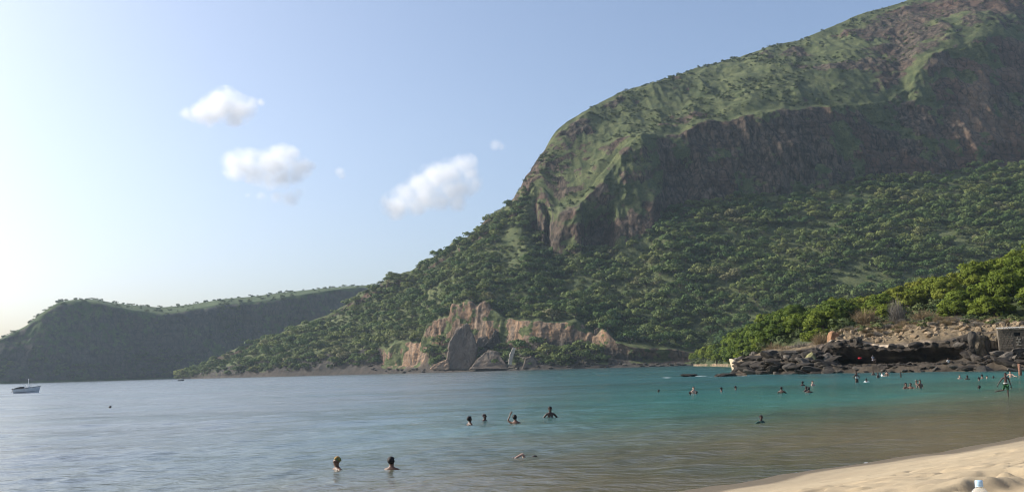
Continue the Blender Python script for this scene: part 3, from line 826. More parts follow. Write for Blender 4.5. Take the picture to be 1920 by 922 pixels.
# dry bushes at the edge of the platform
TW = [twig_bush('twigs', 400+k) for k in range(3)]
def set_on(px, py, Y, name, lab, cat, data, mat, rx, rz_, rot=0.0, group=None):
    p = at(px, py, Y)
    return thing(name, lab, cat, group, tuple(p), rot, (rx, rx, rz_), data, mat)
set_on(1455, 668, 178, 'dry_bush', 'wide low reddish brown leafless bush behind the black boulders', 'bush', TW[0], M_DRY, 2.9, 2.6)
set_on(1478, 668, 174, 'dry_bush', 'smaller brown leafless bush at the right end of the wide low one', 'bush', TW[1], M_DRY, 2.0, 1.9, 1.0)
t = plain('grey_twigs', (.16, .145, .12), .9, .3, 2)
set_on(1502, 662, 172, 'dry_bush', 'grey leafless bush leaning over the boulders below the grove', 'bush', TW[2], t, 2.0, 2.2, 2.0)
set_on(1540, 650, 168, 'dry_bush', 'grey leafless bush left of the orange earth bank', 'bush', TW[0], t, 2.0, 2.6, 4.0)
set_on(1622, 612, 172, 'dry_bush', 'pale dry bush standing on the terrace right of the orange bank', 'bush', TW[1], M_DRY, 2.6, 3.4, 3.0)
set_on(1684, 608, 168, 'dry_bush', 'tall upright pale dry bush in the middle of the terrace', 'bush', TW[2], M_DRY, 1.7, 4.4, 5.0)
set_on(1735, 604, 164, 'dry_bush', 'low brown dry bush at the foot of the grove, right of the tall upright one', 'bush', TW[0], M_DRY, 2.6, 2.2, 5.5)
set_on(1582, 614, 172, 'green_bush', 'small green bush on top of the orange earth bank', 'bush', SHRUB[1], None, 2.6, 2.2)
set_on(1408, 672, 205, 'green_bush', 'small yellowish green bush on the pale sand of the cove', 'bush', SHRUB[2], None, 2.2, 2.2)
set_on(1432, 672, 190, 'green_bush', 'green bush between the pale cove and the brown leafless bush', 'bush', SHRUB[3], None, 2.6, 2.6)

# ------------------------------------------------------------------ rocks
def rock_mesh(name, seed, sub=2, planes=11, sq=(1, 1, .7)):
    import bmesh
    gg = np.random.default_rng(seed)
    bm = bmesh.new(); bmesh.ops.create_icosphere(bm, subdivisions=sub, radius=1)
    n = gg.normal(size=(planes, 3)); n /= np.linalg.norm(n, axis=1)[:, None]
    d = .55+.4*gg.random(planes)
    for v in bm.verts:
        p = np.array(v.co); c_ = n@p
        r_ = min([1.0]+[d[k]/c_[k] for k in range(planes) if c_[k] > 1e-3])
        q = p*r_*(1+.05*gg.normal())
        v.co = q*np.array(sq)
    me = bpy.data.meshes.new(name); bm.to_mesh(me); bm.free()
    return me
t = NT('black_rock')
fi, mi = t.noise(1.6, 6, .65), t.noise(.5, 4)
oi = t.n('ShaderNodeObjectInfo')
c = t.mix(t.rng(fi, .3, .7), (.013, .011, .009), (.060, .050, .039))
c = t.mix(t.rng(oi.outputs['Random'], .6, 1.0), c, t.mix(t.rng(fi, .3, .7), (.055, .048, .04), (.16, .14, .115)))
t.color(c).rough(.85).bump(fi, .7, .15); M_BLACK = t.m
t = NT('brown_rock')
fi = t.noise(1.4, 6, .65); oi = t.n('ShaderNodeObjectInfo')
c = t.mix(t.rng(fi, .3, .7), (.12, .088, .052), (.25, .185, .115))
c = t.mix(t.rng(oi.outputs['Random'], .3, 1.0), c, t.mix(t.rng(fi, .3, .7), (.16, .12, .075), (.33, .255, .165)))
t.color(c).rough(.9).bump(fi, .7, .15); M_BROWN = t.m
t = NT('grey_rock')
fi = t.noise(.9, 7, .7); strk = t.noise(.25, 5, .6, (1, 1, .3))
c = t.mix(t.rng(fi, .3, .7), (.085, .066, .050), (.165, .13, .10))
c = t.mix(t.rng(strk, .5, .7), c, (.20, .165, .13))
t.color(c).rough(.95).bump(fi, .9, .6); M_GREY = t.m
RB = [rock_mesh('boulder', 500+k, 2, 11, (1, .9, .62)) for k in range(8)]
RS = [rock_mesh('stone', 520+k, 1, 9, (1, .9, .75)) for k in range(6)]

wr = (PZ > .35)*(PZ < 2.05)*(PPX < 1960)*np.where(PPX < 1570, 1.5, .8)*np.where((PPX > 1570) & (PPX < 1815), .6*(PZ < 1.3), 1)
P, j, i = scatter(PV, wr, 1200, g)
rad = .35+1.0*g.random(len(P))**2.2 + .25*(PPX[j, i] < 1560)
rad = np.where((PPX[j, i] > 1565) & (PPX[j, i] < 1815), np.minimum(rad, .5), rad)
o_ = np.argsort(-rad); P, rad, j, i = P[o_], rad[o_], j[o_], i[o_]
kp = thin(P, rad, .60)
kp = kp[np.argsort(-rad[kp])][:190]
for q in kp:
    px, py = pix(P[q])
    sx, sz = 1.1+.7*g.random(), .4+.45*g.random()
    z_ = ('at the very tip of the point' if px < 1415 else 'near the tip of the point' if px < 1445 else 'below the wide brown leafless bush' if px < 1485 else
          'below the grey leafless bushes' if px < 1512 else 'below the lichen boulder' if px < 1535 else 'below the smooth round grey boulder' if px < 1560 else
          'left of the red towel' if px < 1608 else 'between the red towel and the seated person' if px < 1640 else 'right of the seated person' if px < 1700 else
          'left of the standing person' if px < 1775 else 'between the standing person and the hut' if px < 1865 else 'below the stone hut')
    row = 'at the waterline' if PZ[j[q], i[q]] < 1.12 else 'mid-ledge' if PZ[j[q], i[q]] < 1.55 else 'at the ledge back'
    lab = f'{size_word(rad[q], .75, 1.1)} {size_word(sz/sx, .38, .55, ("flat", "low", "blocky"))} black boulder {row}, {z_}'.replace('between the red towel and the seated person', 'right of the red towel').replace('between the standing person and the hut', 'right of the standing person')
    b = thing('boulder', lab, 'rock', 'black boulders of the rocky point', (P[q][0], P[q][1], P[q][2]+rad[q]*.12), g.random()*6.28, (rad[q]*sx, rad[q], rad[q]*sz), RB[g.integers(0, 8)], M_BLACK)
    b.rotation_euler = (g.normal(0, .25), g.normal(0, .25), g.normal(0, .6))
P5, j5, i5 = scatter(PV, (PZ > 2.95)*(PZ < 3.98)*(PPX > 1556)*(PPX < 1875)*1.0, 500, g)
r5 = .45+.75*g.random(len(P5))**1.5
for q in thin(P5, r5, .75)[:70]:
    px, py = pix(P5[q])
    z_ = ('above the red towel' if px < 1625 else 'above the seated person' if px < 1665 else 'below the tall upright dry bush' if px < 1720 else 'left of the standing person' if px < 1778 else 'right of the standing person' if px < 1830 else 'next to the stone hut')
    b = thing('boulder', f'{size_word(r5[q], .6, .85)} dark block in the overhang lip {z_}', 'rock', 'dark blocks along the lip of the overhang', tuple(P5[q]), 0, (r5[q]*1.1, r5[q]*.8, r5[q]*(.6+.5*g.random())), RB[g.integers(0, 8)], M_BLACK if g.random() < .75 else M_BROWN)
    b.rotation_euler = (g.normal(0, .2), g.normal(0, .2), g.normal(0, .5))
P6, j6, i6 = scatter(PV, (PZ > 4.45)*(PZ < 5.9)*(PPX > 1556)*(PPX < 1960)*(.25+.75*(PZ > 4.75)), 420, g)
stuff_cloud('dry_grass', P6, .35+.65*g.random(len(P6))**2, TW, 'tufts of dry grass and low scrub on the rubble terrace', g, .8)
wr = (PZ > 4.15)*(PZ < 5.0)*(PPX < 1960)*(PPX > 1560)
P, j, i = scatter(PV, wr*1.0, 1500, g)
rad = .14+.62*g.random(len(P))**3.5
o_ = np.argsort(-rad); P, rad, j, i = P[o_], rad[o_], j[o_], i[o_]
kp = thin(P, rad, .95)[:150]
for q in kp:
    px, py = pix(P[q])
    z_ = ('right beside the orange earth bank' if px < 1600 else 'below the pale dry bush' if px < 1640 else 'left of the tall upright dry bush' if px < 1672 else
          'below the tall upright dry bush' if px < 1705 else 'below the low brown dry bush' if px < 1755 else 'right of the low brown dry bush' if px < 1800 else
          'above the broken brown cliff' if px < 1850 else 'close to the stone hut')
    zr = PZ[j[q], i[q]]
    row = 'at the lip' if zr < 4.4 else 'in the middle' if zr < 4.72 else 'at the top'
    lab = f'{size_word(rad[q], .3, .5)} brown stone {row} of the rubble {z_}'
    b = thing('stone', lab, 'stone', 'brown stones strewn on the rubble terrace', (P[q][0], P[q][1], P[q][2]+rad[q]*.05), 0, (rad[q]*(1+.6*g.random()), rad[q], rad[q]*(.6+.5*g.random())), RS[g.integers(0, 6)], M_BROWN)
    b.rotation_euler = (g.normal(0, .5), g.normal(0, .5), g.random()*6.28)
# single rocks with a look of their own
def rock(px, py, Y, r, lab, mat, seed, sq=(1, 1, .8), rot=(0, 0, 0), sub=3, planes=14, name='boulder'):
    b = set_on(px, py, Y, name, lab, 'rock', rock_mesh(name, seed, sub, planes, (1, 1, 1)), mat, r, r)
    b.scale = (r*sq[0], r*sq[1], r*sq[2]); b.rotation_euler = rot; return b
M_LICHEN = plain('lichen_rock', (.19, .18, .085), .95, .55, 1.2)
M_PALE = plain('pale_rock', (.36, .32, .26), .9, .3, 1.0)
M_CLIFFB = plain('cliff_block', (.135, .108, .072), .95, .5, 1.6)
M_EARTH = plain('orange_earth', (.22, .12, .062), .95, .4, 1.3)
rock(1521, 678, 158, 1.7, 'boulder with yellowish lichen on its left top, among the black boulders', M_LICHEN, 601, (1, .9, 1.1))
rock(1540, 670, 163, 1.9, 'smooth round grey boulder beside the dark overhang', M_GREY, 602, (1, .9, 1.3), planes=5)
rock(1556, 678, 158, 1.5, 'rough grey boulder leaning against the left end of the overhang', M_BLACK, 603, (1, .9, 1.0))
rock(1419, 669, 190, 1.4, 'dark tilted slab standing on the pale cove sand', M_BLACK, 604, (1.5, .8, .55), (0, .6, .3))
rock(1418, 679, 178, 1.3, 'pale grey boulder between the cove and the black boulders', M_PALE, 605, (1.1, .9, .8))
rock(1396, 676, 205, 1.5, 'low dark boulder on the left side of the pale cove', M_BLACK, 606, (1.6, .9, .7))
rock(1389, 674, 225, 1.5, 'flat pale boulder at the left end of the cove', M_PALE, 607, (1.8, 1, .5))
rock(1363, 704, 148, 1.0, 'low dark rock awash beside the white water off the point', M_BLACK, 608, (2.4, 1.0, .45))
rock(1291, 703, 158, .9, 'flat dark rock awash, farthest out from the point', M_BLACK, 609, (1.9, .9, .35))
rock(1352, 705, 146, .6, 'small dark rock awash at the left of the longer one', M_BLACK, 610, (1.8, .9, .5))
rock(1380, 704, 150, 1.0, 'brownish low rock joining the boulders at the very tip of the point', M_BROWN, 611, (2.0, 1.1, .5))
BANK = True
for k in range(16):
    px = 1822+(k % 6)*9.5+g.normal(0, 2); row_ = k//6
    py = (662, 648, 634)[row_]+g.normal(0, 2)-(px-1820)*.10
    r = (.85, .95, .75)[row_]*(.75+.5*g.random())
    up_ = .75+.8*g.random()
    nm_ = ('left', 'inner left', 'middle', 'inner right', 'right', 'far right')[k % 6]
    rock(px, py, 137.5, r, f'{("low", "upright", "topmost")[row_]} brown block of the broken cliff, {nm_}', M_CLIFFB if k % 3 else M_BLACK, 620+k, (.75, .7, up_), (g.normal(0, .12), g.normal(0, .12), g.normal(0, .5)), planes=10+k % 5, sub=2)

# rocks along the foot of the orange cliffs
def prism(name, outline, Y, depth, seed, lean=0.0):
    """a rock mass whose front has the given outline, real depth behind it, with a broken surface"""
    import bmesh
    o = np.array([at(px, py, Y) for px, py in outline])
    c = o.mean(0)
    bm = bmesh.new()
    ring = []
    for dy, s_ in ((0, .92), (depth*.10, 1.0), (depth*.7, .95), (depth, .6)):
        ring.append([bm.verts.new(tuple(c+(p-c)*s_+np.array([0, dy+lean*(p[2]-c[2]), 0]) - c)) for p in o])
    n = len(o)
    for k in range(3):
        for q in range(n):
            bm.faces.new((ring[k][q], ring[k][(q+1) % n], ring[k+1][(q+1) % n], ring[k+1][q]))
    for rr_ in (ring[0], ring[3]):
        f = bm.faces.new(rr_ if rr_ is ring[0] else rr_[::-1])
        bmesh.ops.poke(bm, faces=[f])
    bmesh.ops.triangulate(bm, faces=bm.faces)
    bmesh.ops.subdivide_edges(bm, edges=bm.edges, cuts=5, use_grid_fill=True)
    bmesh.ops.recalc_face_normals(bm, faces=bm.faces)
    co = np.array([v.co for v in bm.verts]); nm = np.array([v.normal for v in bm.verts])
    k_ = min(1.0, depth/10)
    nz_ = k_*fbm(co+seed*31.0, 6, 5, seed, (1, 1, .45), .62)*1.1 + k_*fbm(co+seed*11.0, 2.2, 4, seed+3, (.7, .7, 1.2), .65)*1.1
    co = co + nm*nz_[:, None]
    for v, p in zip(bm.verts, co): v.co = p
    me = bpy.data.meshes.new(name); bm.to_mesh(me); bm.free()
    return me, c
def mass(name, lab, outline, Y, depth, mat, seed, lean=.25):
    me, c = prism(name, outline, Y, depth, seed, lean)
    return thing(name, lab, 'rock', None, tuple(c), 0, 1, me, mat)
mass('earth_bank', 'upright bank of orange earth at the left end of the rubble terrace', [(1556, 641), (1558, 632), (1561, 624), (1565, 621), (1568, 626), (1572, 624), (1574, 631), (1580, 634), (1584, 640)], 161.5, 2.5, M_EARTH, 79, .25)
mass('slab_rock', 'tall leaf shaped grey slab of rock leaning on the orange cliff', [(838, 694), (838, 665), (842, 640), (855, 618), (875, 603), (881, 614), (888, 630), (895, 652), (892, 674), (880, 694)], 758, 12, M_GREY, 71)
mass('spike_rock', 'dark pointed spike of rock right of the tall grey slab', [(905, 650), (920, 632), (929, 617), (936, 632), (941, 652)], 770, 8, M_BLACK, 72)
mass('fallen_block', 'dark fallen block between the tall slab and the rubble cone', [(890, 652), (896, 632), (912, 630), (918, 645), (910, 660), (896, 664)], 772, 8, M_GREY, 73)
mass('thin_pillar', 'thin pale pillar of rock at the right end of the orange cliff', [(952, 684), (955, 664), (962, 650), (967, 653), (962, 670), (960, 684)], 735, 4, M_PALE, 74, 0)
mass('rubble_cone', 'grey cone of broken rock between the slab and the thin pillar', [(880, 692), (895, 672), (915, 655), (935, 660), (948, 680), (956, 692)], 745, 14, M_GREY, 75, .8)
mass('grey_block', 'squared grey block of rock standing at the waterline right of the thin pillar', [(980, 690), (985, 672), (996, 668), (1006, 676), (1008, 690)], 728, 8, M_GREY, 76, .3)
mass('dark_stub', 'isolated dark stub of rock at the right end of the orange cliffs', [(1113, 640), (1114, 617), (1124, 613), (1140, 618), (1143, 634), (1132, 642)], 738, 7, M_GREY, 77, .2)
mass('orange_foot', 'orange jumble of rock at the left foot of the tall grey slab', [(805, 692), (820, 680), (838, 672), (844, 684), (842, 693)], 752, 9, plain('tan_rock', (.26, .175, .11), .95, .45, .8), 78, .5)
P, j, i = scatter(MV, ((MZ > .7)*(MZ < 1.35)*(MPX > 690)*(MPX < 1385))*1.0 + 1.5*(MZ > .9)*(MZ < 1.6)*(MPX > 815)*(MPX < 1000), 1300, g)
rad = .7+1.9*g.random(len(P))**2.5
o_ = np.argsort(-rad); P, rad, j, i = P[o_], rad[o_], j[o_], i[o_]
gm = g.random(len(P)) < .6
for q in thin(P, rad, .8)[:125]:
    px, py = pix(P[q])
    z_ = ('below the layered block left of the tall slab' if px < 800 else 'below the orange jumble of rock' if px < 845 else 'below the tall grey slab' if px < 890 else
          'below the grey rubble cone' if px < 950 else 'below the thin pale pillar' if px < 985 else 'below the squared grey block' if px < 1040 else
          'left of the sea cave' if px < 1150 else 'in front of the sea cave' if px < 1240 else 'below the sandy scrub bank' if px < 1320 else 'left of the pale cove')
    lab = f'{size_word(rad[q], 1.2, 1.9)} {"grey" if gm[q] else "dark"} rock of the far shore {z_}'
    thing('shore_rock', lab, 'rock', 'rocks along the foot of the far shore', tuple(P[q]), g.random()*6.28, (rad[q]*1.3, rad[q], rad[q]*.7), RB[g.integers(0, 8)], M_GREY if gm[q] else M_BLACK)

# pale sand of the cove
gx, gy = np.meshgrid(np.linspace(0, 1, 24), np.linspace(0, 1, 12))
c0, c1 = at(1372, 678, 250), at(1440, 674, 195)
cv = np.stack([c0[0]+(c1[0]-c0[0])*gx + 6*gy, c0[1]+(c1[1]-c0[1])*gx + 30*gy, -.3+gy*3.2+.12*np.sin(gx*20+gy*7)], -1)
link('cove_sand', grid_mesh('cove_sand', cv, True, {'wet': 0*gx}), M_SAND, kind='structure')
# ------------------------------------------------------------------ stone hut
M_STONE = plain('hut_stone', (.12, .10, .075), .95, .5, 2.2)
M_ROOF = plain('roof_sheet', (.30, .29, .26), .7, .3, 3.0)
M_DARK = plain('painted_dark_inside', (.012, .012, .012), .9, .1, 1)
M_PALEBLOCK = plain('pale_block', (.21, .19, .15), .9, .3, 3)
hp = at(1874, 655, 134.5)
hut = thing('stone_hut', 'small stone hut with corrugated roof and one square window at the right edge', 'hut', None, tuple(hp), -.42)
Wd, Hh, Dp = 6.2, 2.75, 4.0
wx0, wx1, wz0, wz1 = 2.0, 2.75, 1.75, 2.3
m = MB()
m.box((wx0/2, .15, Hh/2-1), (wx0, .3, Hh+2)); m.box(((wx1+Wd)/2, .15, Hh/2-1), (Wd-wx1, .3, Hh+2))
m.box(((wx0+wx1)/2, .15, (wz0-2)/2), (wx1-wx0, .3, wz0+2)); m.box(((wx0+wx1)/2, .15, (wz1+Hh)/2), (wx1-wx0, .3, Hh-wz1))
m.box((.15, Dp/2+.15, Hh/2-1), (.3, Dp-.3, Hh+2)); m.box((Wd-.15, Dp/2+.15, Hh/2-1), (.3, Dp-.3, Hh+2)); m.box((Wd/2, Dp+.15, Hh/2-1), (Wd, .3, Hh+2))
link('wall', m.mesh('wall'), M_STONE, hut)
# wall stones, each standing a little proud of the wall
sm = [pyd('stone', [(-.5+.1*a, -.5, -.5), (.5, -.5, -.5+.1*a), (.5-.08*a, -.5, .5), (-.5, -.5, .5-.09*a), (-.5, .5, -.5), (.5, .5, -.5), (.5, .5, .5), (-.5, .5, .5)], [(0, 1, 2, 3), (0, 4, 5, 1), (1, 5, 6, 2), (2, 6, 7, 3), (3, 7, 4, 0), (4, 7, 6, 5)]) for a in (0, .6, 1.2)]
zz = .05
while zz < Hh-.25:
    hgt = .28+.1*random.random(); xx = .05
    while xx < Wd-.3:
        wl = .35+.35*random.random()
        if not (xx+wl > wx0-.05 and xx < wx1+.05 and zz+hgt > wz0-.05 and zz < wz1+.05) and not (xx+wl > 2.05 and xx < 2.85 and zz < 1.7):
            so = link('stone', sm[random.randrange(3)], M_STONE, hut, (xx+wl/2, -.01-.03*random.random(), zz+hgt/2)); so.scale = (wl-.05, .12, hgt-.05)
        xx += wl
    zz += hgt
wn = link('window', MB().box(((wx0+wx1)/2, .33, (wz0+wz1)/2), (wx1-wx0+.2, .04, wz1-wz0+.2)).mesh('window'), M_DARK, hut)  # near-black panel filling the opening, its colour painted as the unlit inside
link('frame', MB().box(((wx0+wx1)/2, .02, wz0-.05), (wx1-wx0+.1, .2, .07)).box(((wx0+wx1)/2, .02, wz1+.05), (wx1-wx0+.1, .2, .07)).mesh('frame'), M_STONE, wn)
for k in range(3):
    link('pale_block', MB().box((2.45, -.06, .5+.42*k), (.62, .16, .12)).box((2.35+.15*(k % 2), -.06, .7+.42*k), (.14, .16, .26)).mesh('pale_block'), M_PALEBLOCK, hut)
xr = np.linspace(-.12, Wd+.3, 120); yr = np.linspace(-.30, Dp+.4, 6)
gx, gy = np.meshgrid(xr, yr)
rz_ = Hh+.08 + .06*np.abs(np.sin(gx*math.pi/.30)) + (gy+.45)*.05
top = np.stack([gx, gy, rz_+.05], -1); bot = top[::-1].copy(); bot[..., 2] -= .05
roof = grid_mesh('roof', np.concatenate([top, bot, top[:1]], 0), False)
link('roof', roof, M_ROOF, hut)
link('fascia', MB().box((Wd/2, -.22, Hh-.02), (Wd+.2, .06, .10)).mesh('fascia'), M_PALEBLOCK, hut)

# ------------------------------------------------------------------ people
def skin(name, J, E, Rd, root, sub=2):
    """one continuous surface grown round a skeleton of joints"""
    names = list(J); ix = {n_: k for k, n_ in enumerate(names)}
    me = bpy.data.meshes.new(name)
    me.from_pydata([tuple(J[n_]) for n_ in names], [(ix[a], ix[b]) for a, b in E], [])
    o = bpy.data.objects.new(name, me); COL.objects.link(o)
    md = o.modifiers.new('skin', 'SKIN'); md.use_smooth_shade = True
    o.modifiers.new('sub', 'SUBSURF').levels = sub; o.modifiers['sub'].render_levels = sub
    for n_ in names:
        sv_ = me.skin_vertices[0].data[ix[n_]]
        r_ = Rd.get(n_, .03); sv_.radius = r_ if hasattr(r_, '__len__') else (r_, r_)
        sv_.use_root = (n_ == root)
    dg = bpy.context.evaluated_depsgraph_get(); dg.update()
    out = bpy.data.meshes.new_from_object(o.evaluated_get(dg)); out.name = name
    bpy.data.objects.remove(o); bpy.data.meshes.remove(me)
    out.polygons.foreach_set('use_smooth', np.ones(len(out.polygons), bool))
    return out

def body_skeleton(arms, legs, lean=(0, 0), head=(0, 0)):
    """joints of a 1.72 m body facing -Y; arms, legs: two lists of (elbow, wrist, finger direction) / (knee, ankle, toe)"""
    V3 = lambda *a: np.array(a, float)
    def tilt(p):
        q = np.array(p, float); h_ = max(0, q[2]-.95)
        q[0] += lean[0]*h_; q[1] += lean[1]*h_; return q
    J = {'pelvis': V3(0, 0, .95), 'waist': tilt((0, 0, 1.10)), 'chest': tilt((0, .01, 1.29)), 'collar': tilt((0, .015, 1.43)), 'neck': tilt((0, .01, 1.50)),
         'jaw': tilt((0, -.015, 1.575)), 'skull': tilt((0, 0, 1.635)), 'crown': tilt((0, .01, 1.685)), 'chin': tilt((0, -.065, 1.555)), 'nose': tilt((0, -.108, 1.612)),
         'ear_a': tilt((-.083, .012, 1.615)), 'ear_b': tilt((.083, .012, 1.615))}
    E = [('pelvis', 'waist'), ('waist', 'chest'), ('chest', 'collar'), ('collar', 'neck'), ('neck', 'jaw'), ('jaw', 'skull'), ('skull', 'crown'), ('jaw', 'chin'), ('skull', 'nose'), ('skull', 'ear_a'), ('skull', 'ear_b')]
    Rd = {'pelvis': (.145, .105), 'waist': (.125, .092), 'chest': (.155, .105), 'collar': (.095, .07), 'neck': (.052, .052), 'jaw': (.062, .072), 'skull': (.076, .092), 'crown': (.058, .070), 'chin': .024, 'nose': .012, 'ear_a': .014, 'ear_b': .014}
    for s_, (elbow, wrist, fd) in zip((-1, 1), arms):
        t_ = 'a' if s_ < 0 else 'b'
        sh = tilt((s_*.185, .01, 1.395))
        J['shoulder_'+t_] = sh; J['elbow_'+t_] = np.array(elbow, float); w_ = np.array(wrist, float); J['wrist_'+t_] = w_
        fd = np.array(fd, float); fd /= np.linalg.norm(fd)
        side = np.cross(fd, (0, 1, .3)); side /= np.linalg.norm(side)+1e-6
        pn = np.cross(fd, side)
        J['palm_'+t_] = w_+fd*.065
        E += [('chest' if False else 'collar', 'shoulder_'+t_), ('shoulder_'+t_, 'elbow_'+t_), ('elbow_'+t_, 'wrist_'+t_), ('wrist_'+t_, 'palm_'+t_)]
        Rd.update({'shoulder_'+t_: .058, 'elbow_'+t_: .040, 'wrist_'+t_: .026, 'palm_'+t_: (.036, .018)})
        for f_, (off, ln) in enumerate(((-.032, .060), (-.011, .074), (.011, .070), (.032, .054))):
            a_ = w_+fd*(.065+.035)+side*off; b_ = a_+fd*ln*.55+pn*.008; c_ = b_+fd*ln*.45+pn*.022
            for n_, p_ in zip('kmt', (a_, b_, c_)): J[f'f{f_}{n_}_{t_}'] = p_; Rd[f'f{f_}{n_}_{t_}'] = .0095
            E += [('palm_'+t_, f'f{f_}k_{t_}'), (f'f{f_}k_{t_}', f'f{f_}m_{t_}'), (f'f{f_}m_{t_}', f'f{f_}t_{t_}')]
        a_ = w_+fd*.045-side*.045; b_ = a_+fd*.03-side*.022+pn*.015
        J['th1_'+t_] = a_; J['th2_'+t_] = b_; Rd['th1_'+t_] = .012; Rd['th2_'+t_] = .010
        E += [('palm_'+t_, 'th1_'+t_), ('th1_'+t_, 'th2_'+t_)]
    for s_, (knee, ankle, toe) in zip((-1, 1), legs):
        t_ = 'a' if s_ < 0 else 'b'
        J['hip_'+t_] = V3(s_*.095, 0, .88); J['knee_'+t_] = np.array(knee, float); J['ankle_'+t_] = np.array(ankle, float); J['toe_'+t_] = np.array(toe, float)
        E += [('pelvis', 'hip_'+t_), ('hip_'+t_, 'knee_'+t_), ('knee_'+t_, 'ankle_'+t_), ('ankle_'+t_, 'toe_'+t_)]
        Rd.update({'hip_'+t_: .088, 'knee_'+t_: .056, 'ankle_'+t_: .038, 'toe_'+t_: (.045, .022)})
    return J, E, Rd
AD = lambda s_: ((s_*.27, .03, 1.12), (s_*.31, -.06, .87), (0, -.15, -1))        # arm hanging
LS = lambda s_: ((s_*.10, -.01, .48), (s_*.10, .02, .08), (s_*.11, -.15, .03))    # leg standing
POSES = {
    'stand': body_skeleton((AD(-1), AD(1)), (LS(-1), LS(1))),
    'float': body_skeleton((((-.33, -.12, 1.25), (-.44, -.32, 1.22), (-1, -.6, 0)), ((.33, -.12, 1.25), (.44, -.32, 1.22), (1, -.6, 0))), (LS(-1), LS(1))),
    'wave': body_skeleton((AD(-1), ((.40, -.02, 1.50), (.30, -.10, 1.74), (-.5, -.1, 1))), (LS(-1), LS(1)), (.12, 0)),
    'hips': body_skeleton((((-.36, .06, 1.18), (-.20, -.08, 1.00), (.6, -.5, -.6)), ((.38, .06, 1.18), (.20, -.08, 1.00), (-.6, -.5, -.6))), (LS(-1), LS(1))),
    'lean': body_skeleton((((-.44, -.05, 1.22), (-.62, -.12, 1.20), (-1, -.2, 0)), AD(1)), (LS(-1), LS(1)), (.18, .05)),
    'walk': body_skeleton((((-.36, .05, 1.15), (-.50, .02, .92), (-.45, -.1, -1)), ((.28, .02, 1.10), (.32, -.05, .84), (.1, -.2, -1))),
                          (((-.18, .10, .56), (-.56, .22, .50), (-.68, .24, .42)), ((.09, -.02, .48), (.10, .02, .08), (.12, -.14, .03))), (.05, 0)),
    'sit': body_skeleton((((-.26, -.12, 1.12), (-.20, -.36, 1.00), (.2, -1, -.2)), ((.26, -.12, 1.12), (.20, -.36, 1.00), (-.2, -1, -.2))),
                         (((-.14, -.42, .95), (-.13, -.42, .52), (-.14, -.58, .48)), ((.14, -.42, .95), (.13, -.42, .52), (.14, -.58, .48))), (0, -.12)),
    'swim': body_skeleton((((-.30, -.05, 1.79), (-.50, -.16, 1.70), (-.6, -.5, -.5)), AD(1)), (LS(-1), LS(1))),
}
BODY, WEAR = {}, {}
def body(pose):
    if pose not in BODY:
        J, E, Rd = POSES[pose]; BODY[pose] = skin('body', J, E, Rd, 'pelvis')
    return BODY[pose]
def wear(pose, what):
    if (pose, what) not in WEAR:
        J, E, Rd = POSES[pose]
        if what == 'shorts':
            J2 = {'pelvis': J['pelvis']+np.array([0, 0, .02])}; E2 = []; R2 = {'pelvis': (.16, .12)}
            for t_ in 'ab':
                J2['hip_'+t_] = J['hip_'+t_]; J2['knee_'+t_] = J['hip_'+t_]*.12+J['knee_'+t_]*.88
                R2['hip_'+t_] = .105; R2['knee_'+t_] = .085; E2 += [('pelvis', 'hip_'+t_), ('hip_'+t_, 'knee_'+t_)]
        else:
            J2 = {k: J[k] for k in ('pelvis', 'waist', 'chest', 'collar')}; E2 = [('pelvis', 'waist'), ('waist', 'chest'), ('chest', 'collar')]
            R2 = {'pelvis': (.155, .115), 'waist': (.137, .105), 'chest': (.168, .118), 'collar': (.10, .078)}
            if what == 'shirt':
                for t_ in 'ab':
                    J2['shoulder_'+t_] = J['shoulder_'+t_]; J2['cuff_'+t_] = J['shoulder_'+t_]*.4+J['elbow_'+t_]*.6
                    R2['shoulder_'+t_] = .068; R2['cuff_'+t_] = .056; E2 += [('collar', 'shoulder_'+t_), ('shoulder_'+t_, 'cuff_'+t_)]
        WEAR[(pose, what)] = skin(what, J2, E2, R2, 'pelvis', 1)
    return WEAR[(pose, what)]
HAIR = {}
def hair(kind):
    if kind in HAIR: return HAIR[kind]
    import bmesh
    bm = bmesh.new(); bmesh.ops.create_icosphere(bm, subdivisions=3, radius=1)
    rx, ry, rz2 = {'short': (.088, .104, .088), 'afro': (.104, .118, .104), 'long': (.098, .114, .096), 'cap': (.092, .108, .098)}[kind]
    gg = np.random.default_rng(9)
    for v in bm.verts:
        x_, y_, z_ = v.co
        k_ = 1.0
        if y_ < -.1 and z_ < .35: k_ = .80                                   # clear of the face
        zz_ = z_
        if kind == 'long' and z_ < 0 and y_ > -.2: zz_ = z_*2.6
        if kind in ('short', 'cap') and z_ < -.3: zz_ = -.3
        if kind == 'cap' and z_ > .7: zz_ = z_*1.35-.24
        jit = 1+(.05*gg.normal() if kind == 'afro' else .015*gg.normal())
        v.co = (x_*rx*k_*jit, .022+y_*ry*k_*jit, .02+zz_*rz2*jit)
    me = bpy.data.meshes.new('hair'); bm.to_mesh(me); bm.free()
    me.polygons.foreach_set('use_smooth', np.ones(len(me.polygons), bool))
    HAIR[kind] = me; return me
EYE = MB().lathe([(.001, -.013), (.009, -.009), (.013, 0), (.009, .009), (.001, .013)], 8).mesh('eye', True)
MOUTH = MB().box((0, 0, 0), (.042, .008, .010)).mesh('mouth')
M_SKIN = {k: plain('skin_'+k, c, .5, .12, 9, .4) for k, c in {'dark': (.055, .030, .021), 'brown': (.13, .070, .046), 'pale': (.46, .29, .215)}.items()}
M_HAIRM = plain('black_hair', (.012, .010, .010), .7, .3, 60)
M_EYEM = plain('eye', (.02, .015, .012), .2, .2, 5)
M_LIP = plain('lip', (.10, .035, .03), .5, .2, 5)
CLOTH = {}
def cloth(c):
    if c not in CLOTH: CLOTH[c] = plain('cloth', c, .85, .2, 12)
    return CLOTH[c]
